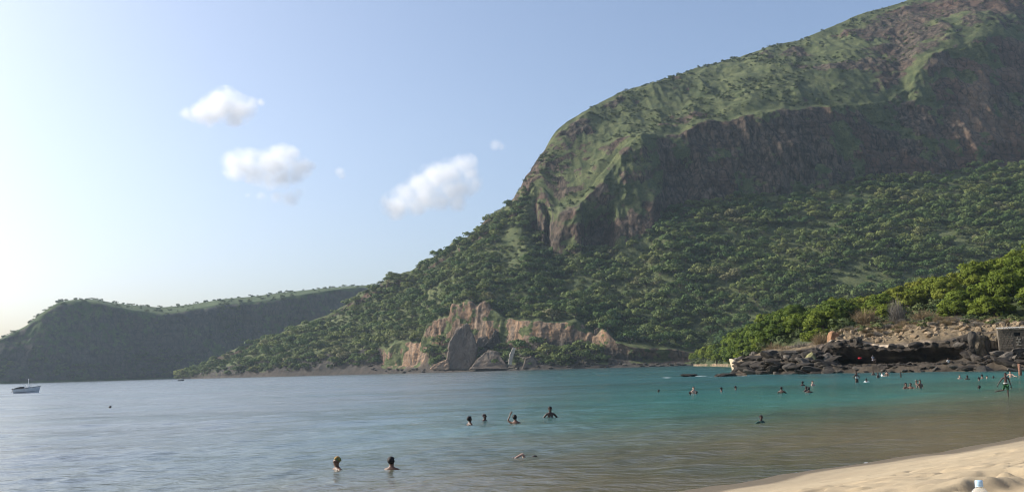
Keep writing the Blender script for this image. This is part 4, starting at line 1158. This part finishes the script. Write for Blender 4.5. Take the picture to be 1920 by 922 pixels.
def person(label, px, pt, pw, pose='stand', hr='short', sk='dark', face=0.0, group=None, wears=(), scale=1.0, hairmat=None, zfix=None, loc=None, roll=None):
    if loc is None:
        p = ground(px, pw); emerge = (pw-pt)*p[1]/F
        z_ = emerge - 1.76*scale if zfix is None else zfix
        p = np.array([p[0], p[1]+.02, z_])
    else: p = np.array(loc)
    e = thing('person', label, 'person', group, tuple(p), R(face), scale)
    if roll is not None: e.rotation_euler = roll
    b = body(pose).copy() if False else body(pose)
    o = link('body', b, None, e)
    if not b.materials: b.materials.append(M_SKIN['dark'])
    o.material_slots[0].link = 'OBJECT'; o.material_slots[0].material = M_SKIN[sk]
    J = POSES[pose][0]; hc_ = J['skull']
    h_ = hair(hr); 
    if not h_.materials: h_.materials.append(M_HAIRM)
    ho = link('hair' if hr != 'cap' else 'swim_cap', h_, None, e, tuple(hc_))
    if hairmat: ho.material_slots[0].link = 'OBJECT'; ho.material_slots[0].material = hairmat
    for s_ in (-1, 1): link('eye', EYE, M_EYEM, e, tuple(hc_+np.array([s_*.034, -.083, .008])))
    link('mouth', MOUTH, M_LIP, e, tuple(hc_+np.array([0, -.083, -.062])))
    for what, c in wears:
        wm = wear(pose, what)
        if not wm.materials: wm.materials.append(cloth(c))
        wo = link(what, wm, None, e); wo.material_slots[0].link = 'OBJECT'; wo.material_slots[0].material = cloth(c)
    return e
t = NT('patterned_cap'); nn = t.noise(14, 2)
t.color(t.ramp(nn, [(.4, (.30, .19, .045)), (.5, (.18, .09, .035)), (.6, (.06, .18, .07))])).rough(.6); M_CAP = t.m
GS = 'bathers in the bay'
person('bather in a yellow and green cap, immersed to the neck, nearest at the left', 631, 856, 883, 'float', 'cap', 'brown', -50, GS, scale=.9, hairmat=M_CAP)
person('dark haired bather seen from behind with sunlit shoulders, right of the one in the cap', 734, 856, 881, 'float', 'afro', 'brown', 165, GS, scale=.86)
person('dark bather seen to the shoulders, leftmost of four in a row', 881, 780, 797, 'stand', 'afro', 'dark', 120, GS, scale=.95)
person('small dark head and shoulders, second from left in the row of four', 909, 775, 788, 'stand', 'short', 'dark', 60, GS, scale=.95)
person('bather with one arm raised and bent above the head', 969, 777, 793, 'wave', 'afro', 'brown', 170, GS, scale=.95)
person('bather standing chest high with arms akimbo and a pale vest', 1032, 762, 783, 'hips', 'afro', 'dark', 10, GS, (('vest', (.22, .26, .22)),), .95)
person('swimmer lying almost under water with one pale arm showing', 1002, 847, 852, 'swim', 'short', 'pale', 0, GS, zfix=-1.755)
person('bather in a dark green shirt leaning left, alone off the brown shallows', 1425, 777.5, 793, 'lean', 'short', 'dark', 20, GS, (('shirt', (.03, .075, .06)),), .76)
person('lone dark head farthest left in the teal water', 1235, 729, 735, 'stand', 'short', 'dark', 200, GS)
person('low dark head at the left of the close trio', 1294, 733, 739, 'stand', 'short', 'dark', 150, GS)
person('pale bather at the back of the close trio', 1301, 724, 737, 'stand', 'short', 'pale', 20, GS)
person('low dark head at the right of the close trio', 1306, 732, 738, 'stand', 'short', 'dark', -150, GS)
person('dark slim head and neck alone between the trio and the rocks', 1353, 725, 734, 'stand', 'short', 'dark', 90, GS)
person('dark head turned aside, right of the slim one', 1380, 723, 731, 'stand', 'afro', 'brown', 60, GS, scale=.9)
person('dark bather with shoulders out of the water, left of the group of four', 1466, 724, 737, 'float', 'short', 'dark', 150, GS)
person('dark round head at the back left of the group of four', 1505, 714, 722, 'stand', 'afro', 'dark', 180, GS)
person('pale bather at the back right of the group of four', 1524, 713, 722, 'float', 'short', 'pale', 40, GS)
person('dark bather in front at the left of the group of four', 1512, 723, 734, 'stand', 'short', 'dark', 200, GS)
person('dark bather in front at the right of the group of four', 1517, 725, 736, 'float', 'afro', 'dark', 160, GS)
person('bather in a pale top standing waist deep below the left end of the overhang', 1607, 696, 717, 'hips', 'short', 'dark', 20, GS, (('vest', (.55, .52, .45)),), .95)
person('dark haired bather in a white top, right of the waist deep one', 1625, 708, 716, 'stand', 'short', 'dark', 160, GS, (('shirt', (.7, .7, .68)),))
for k, (px, pt, pw, sk, lab) in enumerate([(1638, 695, 703, 'brown', 'leftmost of the tight cluster of bathers under the ledge'), (1647, 698, 708, 'dark', 'dark bather nearest the camera in the tight cluster under the ledge'), (1654, 697, 705, 'pale', 'pale bather in the middle of the tight cluster under the ledge'), (1663, 694, 704, 'brown', 'rightmost of the tight cluster of bathers under the ledge')]):
    person(lab, px, pt, pw, 'stand' if k != 2 else 'float', 'short', sk, 40*k, GS, (('shirt', (.75, .74, .7)),) if k == 2 else ())
person('reddish brown bather low in the water, left of a close pair', 1699, 717, 728, 'float', 'afro', 'brown', 20, GS)
person('reddish brown bather low in the water, right of a close pair', 1708, 717, 728, 'float', 'short', 'brown', -30, GS)
person('reddish brown bather chest high behind the close pair', 1726, 711, 727, 'hips', 'short', 'brown', 30, GS)
person('bather with wet grey hair beside the chest high one', 1719, 711, 721, 'float', 'short', 'brown', 60, GS, hairmat=plain('wet_hair', (.12, .13, .12), .4))
person('tiny pale head, leftmost of the far right bathers', 1800, 702, 709, 'stand', 'short', 'pale', 0, GS)
person('dark head with shoulders, second of the far right bathers', 1814, 703, 711, 'float', 'afro', 'dark', 180, GS)
person('dark head low in the water, nearer one of a staggered pair', 1836, 706, 713, 'stand', 'short', 'dark', 90, GS)
person('dark head a little behind and right of the staggered pair', 1842, 701, 710, 'stand', 'short', 'dark', 100, GS)
person('dark haired bather with a pale face, left of the wading boy', 1851, 704, 710, 'stand', 'afro', 'pale', 0, GS)
person('small dark head nearest the wading boy', 1863, 704, 709, 'stand', 'short', 'dark', -60, GS)
person('lone dark head in the shallows, nearest at the right', 1836, 722, 728, 'stand', 'afro', 'dark', 180, GS)
person('pale bather crouching in the water behind the boy', 1895, 695, 707, 'float', 'short', 'pale', -30, GS)
person('small dark swimmer far out on the left', 206, 760, 764, 'float', 'short', 'dark', -90, GS)
p = ground(1888, 744.5)
boy = person('boy with bare back in green swim shorts, wading with one leg kicked back', 0, 0, 0, 'walk', 'afro', 'dark', 172, None, (('shorts', (.022, .09, .035)),), .76, loc=(p[0], p[1], -.05))
boy.rotation_euler[2] = R(-12)
link('waistband', MB().lathe([(.150, -.03), (.156, 0), (.150, .03)], 16).mesh('waistband', True), cloth((.6, .6, .55)), boy, (0, 0, 1.05)).scale = (1.08, .82, 1)
sp = at(1637, 679, 147.5)
person('person in grey seated on the ledge in front of the dark overhang', 0, 0, 0, 'sit', 'short', 'dark', 15, None, (('shirt', (.28, .29, .33)), ('shorts', (.25, .25, .29))), .95, loc=(sp[0], sp[1], sp[2]-.5))
sp = at(1779.5, 694, 136.5)
person('person in pale clothes standing on the rocks at the waterline', 0, 0, 0, 'stand', 'short', 'brown', 0, None, (('shirt', (.5, .5, .47)), ('shorts', (.45, .45, .42))), 1.0, loc=(sp[0], sp[1], sp[2]))

# red bundle and the two posts
import bmesh
rp = at(1612, 671, 149)
rb = rock_mesh('towel', 700, 3, 6, (1, .7, .6))
thing('red_towel', 'bright red bundled towel lying on the dark ledge', 'towel', None, tuple(rp), .4, (.34, .3, .3), rb, plain('red_cloth', (.62, .035, .045), .85, .25, 14))
def post(lab, px, pt, pw, r, mat):
    p = ground(px, pw); h_ = (pw-pt)*p[1]/F
    thing('mooring_post', lab, 'post', None, (p[0], p[1], 0), .3, 1, MB().tube([(0, 0, -1.0), (.01, 0, h_*.5), (0, .01, h_-.04), (0, .01, h_)], [r, r*.97, r*.93, r*.7], 10).mesh('mooring_post', True), mat)
post('slim dark post standing in the water below the ledge', 1689, 697, 706.5, .085, plain('dark_wood', (.045, .04, .035), .9, .3, 6))
post('thick reddish brown post in the shallows at the right edge', 1913, 682, 703, .17, plain('red_wood', (.20, .105, .07), .9, .35, 6))

# ------------------------------------------------------------------ boats
M_HULL = plain('hull_paint', (.72, .73, .74), .5, .12, 1.5)
M_STRIPE = plain('dark_paint', (.05, .055, .065), .5, .3, 2)
M_WHITE = plain('white_paint', (.75, .75, .73), .5, .1, 2)
M_TARP = plain('dark_tarp', (.05, .055, .065), .9, .35, 3)
def hull(Lh, Bh, fb, fs, dr):
    """lofted hull, bow towards +X: freeboard fb at the bow, fs at the stern, draught dr"""
    n, k = 22, 11; rows = []
    for a in range(n):
        u = a/(n-1); x_ = -Lh/2 + Lh*u
        hw = Bh/2*min(1, (.72+.5*u)) * (1-max(0, (u-.5)/.5)**2.2) + .02
        top = fs + (fb-fs)*max(0, (u-.25)/.75)**1.7
        rake = .45*max(0, (u-.75)/.25)
        r_ = []
        for b in range(k):
            v = b/(k-1)*2-1
            zz_ = -dr + (top+dr)*abs(v)**1.6
            r_.append((x_+rake*(zz_+dr)/(top+dr), hw*math.copysign(abs(v)**.55, v), zz_))
        rows.append(r_)
    return np.array(rows)
def loft_mesh(rows, name, inner=.0):
    n, k = rows.shape[:2]; V = [tuple(p) for p in rows.reshape(-1, 3)]; Fs = []
    for a in range(n-1):
        for b in range(k-1): Fs.append((a*k+b, (a+1)*k+b, (a+1)*k+b+1, a*k+b+1))
    Fs.append(tuple(range(k)))
    dk = len(V)
    for a in range(n):                                                       # deck closes the hull a little below the rail
        q0, q1 = rows[a, 0]*.97+rows[a, k//2]*.03, rows[a, -1]*.97+rows[a, k//2]*.03
        q0 = (q0[0], q0[1]*.94, q0[2]-.16); q1 = (q1[0], q1[1]*.94, q1[2]-.16); V += [q0, q1]
    for a in range(n-1):
        Fs.append((dk+2*a, dk+2*a+1, dk+2*a+3, dk+2*a+2))
        Fs.append((a*k, dk+2*a, dk+2*a+2, (a+1)*k)); Fs.append((a*k+k-1, (a+1)*k+k-1, dk+2*a+3, dk+2*a+1))
    Fs.append((0, k-1, dk+1, dk))
    return pyd(name, V, Fs, False)
bp = ground(49, 736.3)
bt = thing('fishing_boat', 'small grey fishing boat with a white wheelhouse and mast, at the far left', 'boat', None, (bp[0], bp[1], 0), R(8), .9)
rows = hull(5.1, 1.9, 1.45, .95, .35)
link('hull', loft_mesh(rows, 'hull'), M_HULL, bt)
m = MB()
for s_ in (0, -1): m.tube([tuple(rows[a, s_]+np.array([0, 0, .02])) for a in range(0, 22)], .055, 6)
link('gunwale', m.mesh('gunwale', True), M_STRIPE, bt)
m = MB()
for s_ in (2, -3): m.tube([tuple(rows[a, s_]*np.array([1, 1.012, 1])) for a in range(1, 21)], .035, 6)
link('rubbing_strake', m.mesh('rubbing_strake', True), M_STRIPE, bt)
wh = link('wheelhouse', MB().box((.25, 0, 1.12), (1.0, 1.0, .5)).mesh('wheelhouse'), M_WHITE, bt)
m = MB()
for x_ in (-.2, .7):
    for y_ in (-.45, .45): m.box((x_, y_, 1.6), (.08, .08, .5))
link('window_post', m.mesh('window_post'), M_WHITE, wh)
link('roof', MB().box((.25, 0, 1.89), (1.15, 1.12, .08)).mesh('roof'), M_WHITE, wh)
link('mast', MB().tube([(.45, 0, 1.9), (.43, 0, 2.5), (.42, 0, 3.0)], [.055, .05, .04], 8).mesh('mast', True), M_WHITE, bt)
link('mast_lamp', MB().lathe([(.05, -.12), (.12, -.08), (.12, .08), (.05, .14)], 10, (.42, 0, 2.95)).mesh('mast_lamp', True), M_WHITE, bt)
link('tarpaulin', MB().tube([(-.35, 0, 1.12), (-1.2, .05, 1.24), (-2.2, 0, 1.06), (-3.0, 0, .82)], [.28, .22, .16, .12], 8).mesh('tarpaulin', True), M_TARP, bt)
link('stern_rail', MB().tube([(-2.4, -.7, .95), (-2.9, -.5, 1.0), (-2.9, .5, 1.0), (-2.4, .7, .95)], .05, 6).tube([(-2.5, 0, .95), (-3.05, 0, .25)], .06, 6).mesh('stern_rail', True), M_STRIPE, bt)
link('bow_deck', MB().box((1.95, 0, 1.20), (.7, .7, .12)).mesh('bow_deck'), M_WHITE, bt)
link('rigging', MB().tube([(.43, 0, 2.85), (2.5, 0, 1.5)], .012, 4).tube([(.43, 0, 2.85), (-2.4, 0, 1.0)], .012, 4).mesh('rigging', True), M_STRIPE, bt)
bp = ground(339, 713.6)
b2 = thing('rowing_boat', 'tiny dark open rowing boat far off below the headland', 'boat', None, (bp[0], bp[1], 0), R(-5))
rows = hull(3.4, 1.2, .8, .55, .2)
link('hull', loft_mesh(rows, 'hull'), M_STRIPE, b2)
link('thwart', MB().box((-.3, 0, .45), (.3, 1.0, .06)).box((.7, 0, .5), (.3, .8, .06)).mesh('thwart'), M_BARK, b2)

# ------------------------------------------------------------------ on the sand
t = NT('bottle_plastic'); t.color((.93, .96, .97)).rough(.06)
t.b.inputs['Transmission Weight'].default_value = .85; t.b.inputs['IOR'].default_value = 1.2; t.b.inputs['Specular IOR Level'].default_value = .6
bx, by = at(1835, 900, 4.0)[:2]
bz = float(sand_z(sdist(bx, by)))
tz = at(1835, 899.5, 4.0)[2]
hb = tz-bz+.012
bo = thing('water_bottle', 'clear plastic water bottle with a pale blue cap standing in the sand', 'bottle', None, (bx, by, bz-.012))
k = hb-.022
link('body', MB().lathe([(.020, 0), (.031, .004), (.033, .02), (.033, k*.32), (.031, k*.36), (.033, k*.40), (.033, k*.66), (.030, k*.76), (.022, k*.87), (.0145, k*.94), (.013, k*.955), (.0125, k)], 32).mesh('body', True), t.m, bo)
link('neck_ring', MB().lathe([(.013, k*.975), (.0165, k*.978), (.0165, k*.988), (.013, k*.991)], 24).mesh('neck_ring', True), plain('ring_plastic', (.70, .80, .85), .3, .05), bo)
prof = [(.0150, k*.992), (.0152, k*.995), (.0150, hb-.003), (.0138, hb-.0005), (.002, hb)]
link('cap', MB().lathe(prof, 28).mesh('cap', True), plain('cap_plastic', (.42, .60, .76), .35, .05, 20, .5), bo)
dx_ = ground(1573, 917.5, .12)
for _ in range(6): dx_ = ground(1573, 917.5, float(sand_z(sdist(dx_[0], dx_[1]))))
thing('pebble', 'small dark pebble alone on the smooth sand at the bottom edge', 'pebble', None, (dx_[0], dx_[1], dx_[2]+.004), .2, (.055, .03, .016), rock_mesh('pebble', 710, 2, 7, (1, 1, 1)), M_BLACK)

# ------------------------------------------------------------------ clouds
def cloud(lab, blobs, Y, dens, seed, soft=.8):
    """a body of vapour: the mesh encloses it, its density thins out towards ragged edges"""
    import bmesh
    bm = bmesh.new()
    c = at(blobs[0][0], blobs[0][1], Y); cen = []
    for k, (px, py, r) in enumerate(blobs):
        q = at(px, py, Y)-c; rr_ = r*Y/F
        q = np.array([q[0], q[1]+((k*37) % 7-3)*.12*rr_, q[2]]); cen.append((q, rr_))
        mt = Matrix.Translation(tuple(q)) @ Matrix.Diagonal((rr_*1.35, rr_*1.35, rr_*1.2, 1))
        bmesh.ops.create_icosphere(bm, subdivisions=3, radius=1, matrix=mt)
    me = bpy.data.meshes.new('cloud'); bm.to_mesh(me); bm.free()
    o = bpy.data.objects.new('cloud', me); COL.objects.link(o)
    md = o.modifiers.new('r', 'REMESH'); md.mode = 'VOXEL'; md.voxel_size = 9
    dg = bpy.context.evaluated_depsgraph_get()
    out = bpy.data.meshes.new_from_object(o.evaluated_get(dg)); out.name = 'cloud'
    bpy.data.objects.remove(o)
    t_ = NT('cloud_vapour'); t_.t.nodes.remove(t_.b)
    tc = t_.n('ShaderNodeTexCoord').outputs['Object']
    tot = None
    for q, rr_ in cen:
        d = t_.n('ShaderNodeVectorMath', operation='SUBTRACT'); t_.l(tc, d.inputs[0]); d.inputs[1].default_value = tuple(q)
        m_ = t_.n('ShaderNodeVectorMath', operation='MULTIPLY'); t_.l(d.outputs[0], m_.inputs[0]); m_.inputs[1].default_value = (1/(1.32*rr_), 1/(1.32*rr_), 1/(1.16*rr_))
        ln = t_.n('ShaderNodeVectorMath', operation='LENGTH'); t_.l(m_.outputs[0], ln.inputs[0])
        v = t_.math('SUBTRACT', 1.0, ln.outputs['Value'])
        if tot is None: tot = v
        else:
            sm_ = t_.n('ShaderNodeMath', operation='SMOOTH_MAX'); t_.l(tot, sm_.inputs[0]); t_.l(v, sm_.inputs[1]); sm_.inputs[2].default_value = .12; tot = sm_.outputs[0]
    nz1 = t_.n('ShaderNodeTexNoise'); nz1.inputs['Scale'].default_value = .016; nz1.inputs['Detail'].default_value = 6; nz1.inputs['Roughness'].default_value = .62
    ofs = t_.n('ShaderNodeVectorMath', operation='ADD'); t_.l(tc, ofs.inputs[0]); ofs.inputs[1].default_value = (seed*13.0, seed*7.0, 0); t_.l(ofs.outputs[0], nz1.inputs['Vector'])
    f = t_.math('ADD', tot, t_.rng(nz1.outputs[0], .25, .75, -.40, .50))
    edge = t_.rng(f, 0.0, soft, 0, 1)
    dn = t_.math('MULTIPLY', t_.math('POWER', edge, 1.4), dens)
    pv = t_.n('ShaderNodeVolumePrincipled'); pv.inputs['Color'].default_value = (1, 1, 1, 1); pv.inputs['Anisotropy'].default_value = .2
    t_.l(dn, pv.inputs['Density'])
    t_.l(pv.outputs[0], t_.out.inputs['Volume'])
    thing('cloud', lab, 'cloud', None, tuple(c), 0, 1, out, t_.m)
cloud('small puffy white cloud, highest and farthest left', [(425, 200, 32), (405, 205, 28), (450, 205, 26), (375, 212, 20), (350, 214, 12), (470, 195, 14), (488, 192, 8), (440, 222, 18), (390, 222, 18)], 4600, .018, 801)
cloud('flat bottomed white cloud below the highest one', [(450, 310, 28), (465, 300, 22), (500, 305, 26), (525, 292, 24), (545, 290, 16), (520, 315, 28), (560, 315, 22), (582, 312, 10), (480, 325, 22), (440, 325, 16), (500, 335, 20), (530, 335, 20), (555, 330, 18)], 4800, .015, 802)
cloud('thin wisp trailing under the flat bottomed cloud', [(545, 372, 17), (520, 370, 12), (490, 367, 9), (560, 360, 10), (465, 366, 6)], 4700, .009, 803)
cloud('heaped white cloud nearest the mountain', [(745, 385, 26), (760, 365, 22), (790, 345, 26), (815, 330, 28), (845, 325, 26), (870, 308, 22), (880, 325, 16), (850, 360, 28), (800, 370, 28), (855, 380, 18), (738, 400, 14), (825, 375, 24), (870, 350, 24), (890, 345, 18), (780, 385, 22)], 4700, .013, 804)
cloud('faint fleck of cloud between the white clouds', [(637, 322, 9), (642, 330, 7)], 4700, .012, 805)
cloud('faint pale wisp beside the mountain edge', [(930, 272, 11), (940, 276, 8)], 4800, .008, 806)

# ------------------------------------------------------------------ haze
zt = float(MV[..., 2].max())+12
hz = MB().box((0, 1180, (zt-8.5)/2), (4300, 2560, zt+8.5)).mesh('haze')
t = NT('haze_air'); t.t.nodes.remove(t.b)
pv = t.n('ShaderNodeVolumePrincipled'); pv.inputs['Color'].default_value = (.68, .85, 1, 1); pv.inputs['Density'].default_value = HAZE; pv.inputs['Anisotropy'].default_value = .3
t.l(pv.outputs[0], t.out.inputs['Volume'])
link('haze', hz, t.m, kind='stuff')
